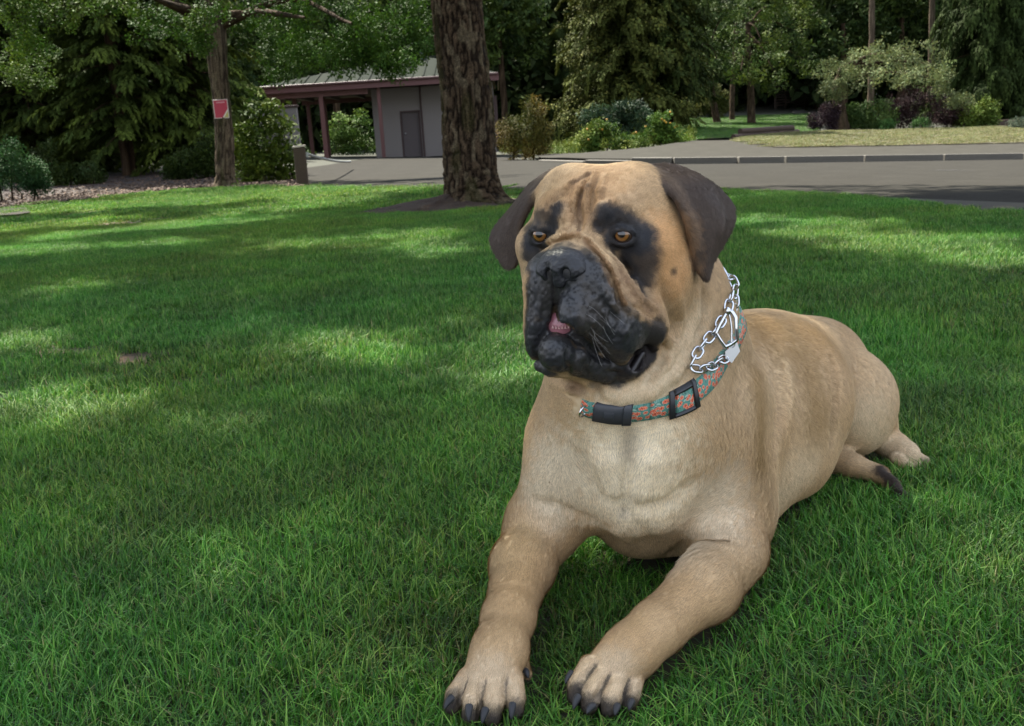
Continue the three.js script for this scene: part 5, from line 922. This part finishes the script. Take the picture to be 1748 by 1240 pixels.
{ // inside the mouth
  const f = new Field(), pink = std('gum', lin('#a86f78'), 0.32, { clearcoat: 0.4, clearcoatRoughness: 0.25 });
  f.egg(D(958, 552, 8), [26 / PM, 26 / PM, 20 / PM], VIEW, 0.006);
  part('tongue', f.mesh(0.0022), pink, dog);
  const tooth = std('tooth', lin('#b98f8a'), 0.3);
  for (let i = 0; i < 6; i++) { const c = D(944 + i * 5.4, 559 - Math.abs(i - 2.5) * 0.6, 27), g = new THREE.ConeGeometry(0.0022, 0.005, 8); g.translate(c.x, c.y, c.z); part('tooth', g, tooth, dog); }
  const lip = new Field(); lip.cone(D(1078, 634, -12), D(1096, 604, -20), 7 / PM, 6 / PM, 0.004);
  part('inner_lip', lip.mesh(0.0018), std('wet lip', lin('#1b181a'), 0.4), dog);
  const R = rng(62), ws = [];                                            // pale whiskers on the flew and chin
  for (let i = 0; i < 11; i++) { const x = 1000 + 55 * R(), y = 520 + 60 * R(), h = dogField.hit(x, y); if (!h) continue; const n = dogField.grad(h), e = h.clone().addScaledVector(n, 0.012 + 0.01 * R()).add(V3(0.008 + 0.012 * R(), -0.012 - 0.016 * R(), 0)); ws.push(new THREE.TubeGeometry(new THREE.QuadraticBezierCurve3(h, h.clone().addScaledVector(n, 0.014), e), 8, 0.00013, 4)); }
  part('whiskers', mergeGeometries(ws), std('whisker', lin('#8d8a86'), 0.6), dog).userData.kind = 'stuff';
}
{ // the coat: short hairs in tufts, lying along the growth of the fur
  const arrows = [[955,395,985,340],[985,330,1000,295],[1060,340,1080,300],[1120,360,1150,330],[1100,430,1140,450],[1150,490,1165,560],[905,480,893,520],[950,490,938,535],[1000,500,1020,550],[1090,560,1112,575],[955,600,960,625],[1180,320,1205,420],[882,370,865,430],[1180,540,1200,600],[1040,662,1045,690],[1100,640,1120,680],
    [985,720,975,770],[1080,720,1075,770],[1170,700,1200,750],[1000,790,1040,845],[1140,770,1105,840],[1066,840,1066,868],[930,780,905,850],[1240,720,1245,800],[1250,860,1215,940],[890,930,872,1020],[860,1060,850,1120],[830,1140,822,1200],[1230,980,1150,1050],[1120,1070,1065,1120],[1040,1150,1020,1200],[1300,600,1350,640],[1350,560,1410,580],[1350,700,1380,760],[1450,620,1490,690],[1480,690,1492,750],[1360,790,1370,830],[1545,768,1570,785],[1440,790,1490,806],[1100,900,1120,940]]
    .map(([a, b, c, d]) => { const p = dogField.hit(a, b), q = dogField.hit(c, d); return p && q ? { p, d: q.sub(p).normalize() } : null; }).filter(Boolean);
  const R = rng(77), hairs = (n, spread, seed) => {
    const r = rng(seed), pos = [], col = [], idx = [];
    for (let i = 0; i < n; i++) {
      const a = r() * 6.283, s = Math.sqrt(r()) * spread, ox = Math.cos(a) * s, oz = Math.sin(a) * s, L = 0.009 + r() * 0.005, w = 0.00022 + r() * 0.00014, yaw = (r() - 0.5) * 0.5, h = 0.0012 + r() * 0.0016, t = 0.6 + r() * 0.75;
      const cx = Math.cos(yaw), cz = Math.sin(yaw), base = pos.length / 3;
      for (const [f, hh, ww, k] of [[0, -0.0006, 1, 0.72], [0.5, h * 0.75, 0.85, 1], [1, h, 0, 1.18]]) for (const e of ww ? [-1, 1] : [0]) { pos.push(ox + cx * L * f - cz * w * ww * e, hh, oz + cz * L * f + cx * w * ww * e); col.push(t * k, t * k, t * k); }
      idx.push(base, base + 1, base + 2, base + 1, base + 3, base + 2, base + 2, base + 3, base + 4);
    }
    const g = new THREE.BufferGeometry(); g.setAttribute('position', new THREE.Float32BufferAttribute(pos, 3)); g.setAttribute('color', new THREE.Float32BufferAttribute(col, 3)); g.setIndex(idx); g.computeVertexNormals();
    const N = g.attributes.normal; for (let i = 0; i < N.count; i++) { const v = V3(N.getX(i), N.getY(i), N.getZ(i)); if (v.y < 0) v.negate(); v.lerp(V3(0, 1, 0), 0.6).normalize(); N.setXYZ(i, v.x, v.y, v.z); }
    return g;
  };
  const P = bodyGeo.attributes.position, N = bodyGeo.attributes.normal, I = bodyGeo.index, nT = I.count / 3, a = V3(0,0,0), b = V3(0,0,0), c = V3(0,0,0), n = V3(0,0,0);
  const sizeAt = (p) => { const l = headLocal(p); const inHead = smooth(0.27, 0.2, p.distanceTo(headBall)); let s = lerp(0.82, 0.5, inHead); if (inHead > 0.3 && l[2] > 10 && l[1] < 0) s = 0.3; else if (inHead > 0.3 && l[2] > -60) s = Math.min(s, 0.38); if (p.distanceTo(pawBall) < 0.2) s = 0.42; return s; };
  const PER = globalThis.__fur ?? 52000, list = [];                   // tufts per square metre at full length
  const bareFrom = bodyGeo.groups[1].start / 3;
  for (let t = 0; t < nT; t++) {
    const bareSkin = t >= bareFrom;
    a.fromBufferAttribute(P, I.getX(t * 3)); b.fromBufferAttribute(P, I.getX(t * 3 + 1)); c.fromBufferAttribute(P, I.getX(t * 3 + 2));
    n.copy(b).sub(a).cross(c.clone().sub(a)); const area = n.length() / 2; if (area < 1e-10) continue;
    n.divideScalar(area * 2); const away = n.dot(camera.position.clone().sub(a).normalize());
    if (away < -0.55 || a.y < 0.01) continue;                        // turned well away: under the belly
    const s = sizeAt(a); let k = area * PER / Math.pow(s, 1.5) * (bareSkin ? 0.12 : 1); k = Math.floor(k) + (R() < k % 1 ? 1 : 0);
    for (let i = 0; i < k; i++) { let u = R(), v = R(); if (u + v > 1) { u = 1 - u; v = 1 - v; } list.push([a.clone().addScaledVector(b.clone().sub(a), u).addScaledVector(c.clone().sub(a), v), V3(N.getX(I.getX(t * 3)), N.getY(I.getX(t * 3)), N.getZ(I.getX(t * 3))), s]); }
  }
  const keep = list.filter(([p]) => EYES.every((e) => p.distanceTo(e) > 21 / PM) && nose.value(p.x, p.y, p.z) > 0.002 && p.distanceTo(D(1088, 614, 0)) > 0.014 && !underCollar(p));
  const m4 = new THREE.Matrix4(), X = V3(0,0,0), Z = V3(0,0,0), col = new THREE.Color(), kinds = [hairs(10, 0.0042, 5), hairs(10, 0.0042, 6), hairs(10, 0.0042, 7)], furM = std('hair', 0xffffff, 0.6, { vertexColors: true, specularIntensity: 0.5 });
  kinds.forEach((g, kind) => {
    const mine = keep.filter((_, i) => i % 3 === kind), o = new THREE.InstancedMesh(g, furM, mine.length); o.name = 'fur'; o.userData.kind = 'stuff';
    mine.forEach(([p, nn, s], i) => {
      X.set(0, 0, 0); for (const w of arrows) { const q = 1 / (1e-6 + Math.pow(w.p.distanceToSquared(p), 2)); X.addScaledVector(w.d, q); }
      X.normalize().add(V3(R() - 0.5, R() - 0.5, R() - 0.5).multiplyScalar(0.4)); X.addScaledVector(nn, -X.dot(nn)).normalize(); Z.crossVectors(X, nn);
      const L = s * (0.8 + R() * 0.4); m4.makeBasis(X.clone().multiplyScalar(L), nn.clone().multiplyScalar(L), Z.clone().multiplyScalar(lerp(1, L, 0.6))).setPosition(p.x - nn.x * 0.0002, p.y - nn.y * 0.0002, p.z - nn.z * 0.0002); o.setMatrixAt(i, m4);
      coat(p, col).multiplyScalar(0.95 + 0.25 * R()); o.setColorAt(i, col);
    });
    dog.add(o);
  });
  console.log('fur tufts', keep.length);
}
// ---------- the collar, the chain collar and the tag ----------
const steelM = std('chrome steel', lin('#c9ccd0'), 0.16, { metalness: 1 }), plasticM = std('black plastic', lin('#222326'), 0.42), tagM = std('brushed tag', lin('#b9bcbd'), 0.38, { metalness: 0.85 });
function band(p0, p1, n, s0, s1, in_, out) { // a strip of webbing or a plastic piece hugging the neck between two angles
  const pos = [], uv = [], idx = []; const row = [[s0, in_], [s0, out], [lerp(s0, s1, 0.5), out + 0.0003], [s1, out], [s1, in_]];
  for (let i = 0; i <= n; i++) { const phi = lerp(p0, p1, i / n); row.forEach(([s, o]) => { const p = collarAt(phi, s, o); pos.push(p.x, p.y, p.z); uv.push(phi * 0.115 / 0.05, (s + 1) / 2); }); }
  for (let i = 0; i < n; i++) for (let j = 0; j < 4; j++) { const k = i * 5 + j; idx.push(k, k + 5, k + 1, k + 1, k + 5, k + 6); }
  for (const i of [0, n]) idx.push(i * 5, i * 5 + 1, i * 5 + 2, i * 5, i * 5 + 2, i * 5 + 3, i * 5, i * 5 + 3, i * 5 + 4);
  const g = new THREE.BufferGeometry(); g.setAttribute('position', new THREE.Float32BufferAttribute(pos, 3)); g.setAttribute('uv', new THREE.Float32BufferAttribute(uv, 2)); g.setIndex(idx); g.computeVertexNormals(); return g;
}
{ // the print: teal ground, dark leaves, pale outlines, orange blossoms
  const cv = document.createElement('canvas'); cv.width = 512; cv.height = 256; const x = cv.getContext('2d'), R = rng(808);
  x.fillStyle = '#4f8073'; x.fillRect(0, 0, 512, 256);
  const wrap = (f) => { for (const o of [-512, 0, 512]) { x.save(); x.translate(o, 0); f(); x.restore(); } };
  for (let i = 0; i < 80; i++) { const px = R() * 512, py = R() * 256, a = R() * 6.28, L = 40 + R() * 26, dark = R() < 0.5; wrap(() => { x.translate(px, py); x.rotate(a); x.beginPath(); x.ellipse(0, 0, L / 2, L / 5, 0, 0, 6.3); x.fillStyle = dark ? '#24493f' : '#9dbba9'; x.fill(); x.lineWidth = 3; x.strokeStyle = dark ? '#6d9a8c' : '#173a33'; x.stroke(); x.beginPath(); x.moveTo(-L / 2, 0); x.lineTo(L / 2, 0); x.stroke(); }); }
  for (let i = 0; i < 24; i++) { const px = (i * 137.5) % 512, py = 20 + R() * 216, s = 21 + R() * 12; wrap(() => { x.translate(px, py); x.rotate(i); for (let k = 0; k < 6; k++) { x.rotate(Math.PI / 3); x.beginPath(); x.ellipse(s * 0.62, 0, s * 0.5, s * 0.36, 0, 0, 6.3); x.fillStyle = k % 2 ? '#c8542e' : '#b34226'; x.fill(); x.lineWidth = 2.5; x.strokeStyle = '#e7b49a'; x.stroke(); } x.beginPath(); x.arc(0, 0, s * 0.28, 0, 6.3); x.fillStyle = '#7c2418'; x.fill(); }); }
  const t = new THREE.CanvasTexture(cv); t.colorSpace = THREE.SRGBColorSpace; t.wrapS = t.wrapT = THREE.RepeatWrapping;
  const web = std('printed webbing', 0xffffff, 0.8, { map: t, sheen: 0.2, sheenRoughness: 0.5 }), c = thing('collar', 'teal dog collar with orange blossom print and black buckles round the dog’s neck', 'collar');
  const TAU = Math.PI * 2; part('strap', band(0, TAU, 240, -1, 1, -0.004, 0.0045), web, c);
  // side release buckle in front
  const b0 = phiOf(1018, 690), b1 = phiOf(1074, 700), dir = Math.sign(phiOf(1180, 660) - b1) || 1;
  part('buckle', mergeGeometries([band(b0, b1, 24, -1.12, 1.12, -0.002, 0.0075), band(lerp(b0, b1, 0.86), b1 + dir * 0.03, 6, -1.22, 1.22, -0.002, 0.0088), band(lerp(b0, b1, 0.3), lerp(b0, b1, 0.62), 6, -0.5, 0.5, 0.006, 0.0082)]), std('slate plastic', lin('#33363b'), 0.45), c);
  // slide adjuster: a frame the strap passes through
  const s0 = phiOf(1142, 676), s1 = phiOf(1186, 655), w = (s1 - s0) * 0.17;
  part('slider', mergeGeometries([band(s0, s0 + w, 4, -1.3, 1.3, -0.002, 0.0085), band(s1 - w, s1, 4, -1.3, 1.3, -0.002, 0.0085), band(s0 + w, s1 - w, 8, 1.0, 1.32, -0.002, 0.0085), band(s0 + w, s1 - w, 8, -1.32, -1.0, -0.002, 0.0085)]), plasticM, c);
  part('strap_fold', band(s0 + w * 1.3, s1 - w * 1.2, 10, -0.96, 0.96, 0.003, 0.0062), web, c);
  // steel ring by the buckle
  const p = collarAt(phiOf(1001, 695), 0, 0.009), g = new THREE.TorusGeometry(0.009, 0.0016, 10, 28); g.lookAt(ringAxis.n.clone().cross(p.clone().sub(collarCentre)).normalize()); g.translate(p.x, p.y, p.z); part('ring', g, steelM, c);
}
{ // chain: oval links, each turned across the last
  const c = thing('chain_collar', 'shiny steel chain collar with a snap hook hanging on the dog’s neck', 'chain collar');
  const wire = (r, L, w) => { const s = new THREE.CatmullRomCurve3([[-1, 0], [-0.75, 0.8], [0, 1], [0.75, 0.8], [1, 0], [0.75, -0.8], [0, -1], [-0.75, -0.8]].map(([a, b]) => V3(a * L, b * w, 0)), true); return new THREE.TubeGeometry(s, 28, r, 8, true); };
  const link = wire(0.0019, 0.0112, 0.0068);
  const surf = (x, y, out) => { let p = dogField.hit(x, y); if (!p) { p = at(x, y, 1.60); } const n = dogField.grad(p, 0.004); return { p: p.addScaledVector(n, out), n }; };
  const run = (pts, out, pitch = 0.0172) => {
    const S = pts.map(([x, y, d]) => d ? { p: at(x, y, d), n: camZ.clone() } : surf(x, y, out)), P = S.map((s) => s.p), L = []; let len = 0; for (let i = 0; i < P.length - 1; i++) { L.push(len); len += P[i].distanceTo(P[i + 1]); } L.push(len);
    const n = Math.max(1, Math.round(len / pitch)); const pt = (s) => { let i = 0; while (i < P.length - 2 && L[i + 1] < s) i++; const t = clamp((s - L[i]) / (L[i + 1] - L[i] || 1)); return { p: P[i].clone().lerp(P[i + 1], t), n: S[i].n.clone().lerp(S[i + 1].n, t).normalize() }; };
    for (let i = 0; i < n; i++) { const a = pt(i / n * len), b = pt((i + 1) / n * len), X = b.p.clone().sub(a.p).normalize(), N = a.n.clone().addScaledVector(X, -a.n.dot(X)).normalize(), Y = N.clone().cross(X), m = new THREE.Matrix4(), tilt = (i % 2 ? 1 : -1) * 0.72, Y2 = Y.clone().multiplyScalar(Math.cos(tilt)).addScaledVector(N, Math.sin(tilt)), Z2 = X.clone().cross(Y2); m.makeBasis(X, Y2, Z2).setPosition(a.p.add(b.p).multiplyScalar(0.5)); const o = part('link', link, steelM, c); o.applyMatrix4(m); }
  };
  run([[1243, 500], [1237, 528], [1225, 550], [1209, 572], [1194, 590], [1181, 608], [1172, 625]], 0.006);
  run([[1172, 628], [1186, 631], [1203, 629], [1218, 619], [1230, 611]], 0.010, 0.019);
  run([[1236, 470, 1.585], [1248, 474, 1.575], [1256, 482, 1.57], [1256, 498, 1.57], [1253, 512, 1.57], [1255, 526, 1.565], [1250, 538, 1.56]], 0.008);
  run([[1228, 455, 1.60], [1238, 470, 1.59], [1240, 488, 1.575], [1242, 502, 1.57]], 0.008);
  const big = new THREE.TubeGeometry(new THREE.CatmullRomCurve3([[1214, 444, 1.60], [1226, 452, 1.592], [1238, 464, 1.585], [1243, 476, 1.58], [1236, 478, 1.585], [1222, 462, 1.60]].map((a) => at(...a)), true), 40, 0.0016, 8, true); part('ring', big, steelM, c);
  // snap hook: a bent flat frame with a gate
  const hookD = zDepth(surf(1228, 560, 0).p) - 0.022;
  const hp = [[1240, 535], [1231, 551], [1223, 569], [1231, 583], [1238, 592], [1249, 587], [1258, 580], [1257, 562], [1256, 543], [1249, 532]].map(([x, y], i) => at(x, y, hookD - 0.004 * Math.sin(i)));
  const hook = new THREE.CatmullRomCurve3(hp, true, 'catmullrom', 0.2); part('snap_hook', new THREE.TubeGeometry(hook, 120, 0.0031, 10, true), steelM, c);
  part('swivel', new THREE.SphereGeometry(0.0052, 16, 12).scale(1, 1.25, 1).translate(hp[0].x + 0.002, hp[0].y + 0.003, hp[0].z), steelM, c);
  part('gate', new THREE.TubeGeometry(new THREE.CatmullRomCurve3([hp[0].clone().lerp(hp[9], 0.5), hp[5].clone().lerp(hp[9], 0.5), hp[5]]), 16, 0.002, 8), steelM, c);
}
{ // the tag behind the hook
  const q = [[1238, 600], [1258, 584], [1263, 600], [1249, 620], [1238, 612]].map(([x, y]) => at(x, y, zDepth(dogField.hit(1236, 606)) - 0.016 + (x - 1238) * 0.0006));
  const c = q.reduce((a, b) => a.add(b), V3(0, 0, 0)).multiplyScalar(0.2), t = thing('tag', 'flat steel identity tag hanging below the snap hook on the collar', 'tag', [c.x, c.y, c.z]), n = q[1].clone().sub(q[0]).cross(q[2].clone().sub(q[0])).normalize(); if (n.dot(camZ) < 0) n.negate();
  const pos = [], idx = []; for (const s of [0.0007, -0.0007]) for (const p of q) { const v = p.clone().sub(c).addScaledVector(n, s); pos.push(v.x, v.y, v.z); } idx.push(0, 1, 2, 0, 2, 3, 0, 3, 4, 5, 7, 6, 5, 8, 7, 5, 9, 8); for (let i = 0; i < 5; i++) { const j = (i + 1) % 5; idx.push(i, i + 5, j, j, i + 5, j + 5); }
  const g = new THREE.BufferGeometry(); g.setAttribute('position', new THREE.Float32BufferAttribute(pos, 3)); g.setIndex(idx); const f = g.toNonIndexed(); f.computeVertexNormals(); part('plate', f, tagM, t);
  const r = q[0].clone().lerp(q[1], 0.5).sub(c); part('ring', new THREE.TorusGeometry(0.006, 0.0009, 8, 24).translate(r.x, r.y + 0.004, r.z), steelM, t);
}
// ---------- grass ----------
const inLawn = (() => {
  const poly = [...lawnFar.map((p) => [p.x, p.z]), ...lawnNear.slice().reverse().map((p) => [p.x, p.z])];
  return (x, z) => { let c = false; for (let i = 0, j = poly.length - 1; i < poly.length; j = i++) { const [xi, zi] = poly[i], [xj, zj] = poly[j]; if ((zi > z) !== (zj > z) && x < (xj - xi) * (z - zi) / (zj - zi) + xi) c = !c; } return c; };
})();
const grassM = std('grass blade', 0xffffff, 0.55, { vertexColors: true, transmission: 0.5, thickness: 0, specularIntensity: 0.35 });
function sod(seed, n, half, h, w, segs, straw = 0.05) { // a piece of turf: n blades over a square
  const r = rng(seed), pos = [], col = [], idx = [];
  const greens = [lin('#3e6d23'), lin('#4b7e2c'), lin('#315d21'), lin('#608c39'), lin('#82a150')], dry = [lin('#8f875a'), lin('#a59b72'), lin('#6f6c42')];
  for (let i = 0; i < n; i++) {
    const isDry = r() < straw, x = (r() * 2 - 1) * half, z = (r() * 2 - 1) * half, H = h * (0.45 + 0.75 * r()) * (isDry ? 0.8 : 1), W = w * (0.6 + 0.7 * r()), a = r() * 6.283, lean = Math.pow(r(), 0.8) * (isDry ? 1.35 : 1.15), dx = Math.cos(a), dz = Math.sin(a), tw = a + 1.57 + (r() - 0.5) * 1.2, sx = Math.cos(tw) * W / 2, sz = Math.sin(tw) * W / 2;
    const c = (isDry ? dry[Math.floor(r() * 3)] : greens[Math.floor(r() * 5)]).clone().multiplyScalar(0.75 + 0.5 * r()), b = pos.length / 3;
    for (let k = 0; k <= segs; k++) {
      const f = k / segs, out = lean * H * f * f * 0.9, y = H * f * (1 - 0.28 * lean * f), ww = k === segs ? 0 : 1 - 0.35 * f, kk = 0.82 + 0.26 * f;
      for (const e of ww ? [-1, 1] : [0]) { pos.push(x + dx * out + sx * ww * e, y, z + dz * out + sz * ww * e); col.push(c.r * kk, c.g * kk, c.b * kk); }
    }
    for (let k = 0; k < segs; k++) { const q = b + k * 2; if (k < segs - 1) idx.push(q, q + 1, q + 2, q + 1, q + 3, q + 2); else idx.push(q, q + 1, q + 2); }
  }
  const g = new THREE.BufferGeometry(); g.setAttribute('position', new THREE.Float32BufferAttribute(pos, 3)); g.setAttribute('color', new THREE.Float32BufferAttribute(col, 3)); g.setIndex(idx); g.computeVertexNormals(); return g;
}
{
  const R = rng(500), grass = new THREE.Group(); grass.name = 'grass'; grass.userData.kind = 'stuff'; scene.add(grass); tag(grass, 'mown green lawn grass round the dog, dappled with sun', 'grass');
  const dogAt = typeof dogField !== 'undefined', e = new THREE.Euler(), q = new THREE.Quaternion(), m4 = new THREE.Matrix4(), col = new THREE.Color(), ring = globalThis.__ring;
  const sow = (kinds, z0, z1, step, tall, jitter = 0.5) => {
    const lists = kinds.map(() => []);
    for (let z = z0; z > z1; z -= step) {
      const halfW = Math.min(26, -z * 0.62 + 1.4); const sh = -z * 0.03;
      for (let x = -halfW - sh; x < halfW; x += step) {
        const X = x + (R() - 0.5) * step * jitter, Z = z + (R() - 0.5) * step * jitter; if (!inLawn(X, Z)) continue;
        const y = terrain(X, Z); let s = tall * (0.72 + 0.56 * fbm(X * 2.2, 7, Z * 2.2, 3)) * (0.9 + 0.2 * R());
        if (ring) { const d = Math.hypot((X - ring.c.x) / 1.15, (Z - ring.c.z) / 0.82); if (d < 0.86 + 0.2 * noise(X * 3, 1, Z * 3)) continue; }
        const bare = bareness(X, Z); if (bare > 0.35 + 0.5 * R()) continue;
        if (dogAt && Z > -2.6 && X > -0.3 && X < 1.4) { const d = Math.min(dogField.value(X, 0.02, Z), dogField.value(X, 0.045, Z)); if (d < -0.006) continue; if (d < 0.03) s *= 0.75; }
        lists[Math.floor(R() * kinds.length)].push([X, y, Z, s, bare]);
      }
    }
    kinds.forEach((g, k) => {
      const o = new THREE.InstancedMesh(g, grassM, lists[k].length); o.name = 'blades'; o.userData.kind = 'stuff'; o.castShadow = o.receiveShadow = true;
      lists[k].forEach(([x, y, z, s, bare], i) => {
        e.set((R() - 0.5) * 0.25, R() * 6.283, (R() - 0.5) * 0.25); m4.compose(V3(x, y - 0.003, z), q.setFromEuler(e), V3(1, s, 1)); o.setMatrixAt(i, m4);
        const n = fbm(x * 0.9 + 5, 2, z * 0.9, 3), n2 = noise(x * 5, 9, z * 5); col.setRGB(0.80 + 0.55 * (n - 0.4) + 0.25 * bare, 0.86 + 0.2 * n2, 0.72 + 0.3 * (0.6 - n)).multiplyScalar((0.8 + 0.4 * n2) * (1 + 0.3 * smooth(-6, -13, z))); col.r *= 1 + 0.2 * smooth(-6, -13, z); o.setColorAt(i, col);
      });
      grass.add(o);
    });
    return lists.reduce((a, l) => a + l.length, 0);
  };
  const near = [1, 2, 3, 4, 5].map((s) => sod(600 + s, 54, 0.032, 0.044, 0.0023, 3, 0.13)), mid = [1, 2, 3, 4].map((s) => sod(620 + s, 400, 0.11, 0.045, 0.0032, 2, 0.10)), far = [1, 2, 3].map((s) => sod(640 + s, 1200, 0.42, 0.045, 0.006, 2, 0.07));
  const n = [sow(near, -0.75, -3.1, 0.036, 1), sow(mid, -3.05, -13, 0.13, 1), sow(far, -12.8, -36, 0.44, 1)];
  console.log('turf pieces', n.join(' '));
  // dry grass of the verge and the glade
  const tuft = sod(660, 420, 0.4, 0.07, 0.012, 2, 0.93), tuft2 = sod(661, 420, 0.4, 0.07, 0.012, 2, 0.1);
  for (const [name, label, g, A, B, n] of [['verge_grass', 'thin dry grass on the verge behind the pavement at right', tuft, vergeNear, vergeFar, 1500], ['glade_grass', 'short grass of the small shaded lawn under the maples', tuft2, gladeNear, gladeFar, 1500]]) {
    const a = resample(A, 60), b = resample(B, 60), o = new THREE.InstancedMesh(g, grassM, n); o.name = name; o.userData.kind = 'stuff'; tag(o, label, 'grass');
    for (let i = 0; i < n; i++) { const k = Math.floor(R() * 60), t = R(), p = a[k].clone().lerp(b[k], t).lerp(a[k + 1].clone().lerp(b[k + 1], t), R()); e.set(0, R() * 6.28, 0); m4.compose(V3(p.x, terrain(p.x, p.z) + (g === tuft ? 0.15 : 0.05), p.z), q.setFromEuler(e), V3(1, 0.6 + 0.5 * R(), 1)); o.setMatrixAt(i, m4); o.setColorAt(i, col.setRGB(0.8, 0.85, 0.7).multiplyScalar(0.75 + 0.4 * R())); }
    scene.add(o);
  }
}
renderer.render(scene, camera);
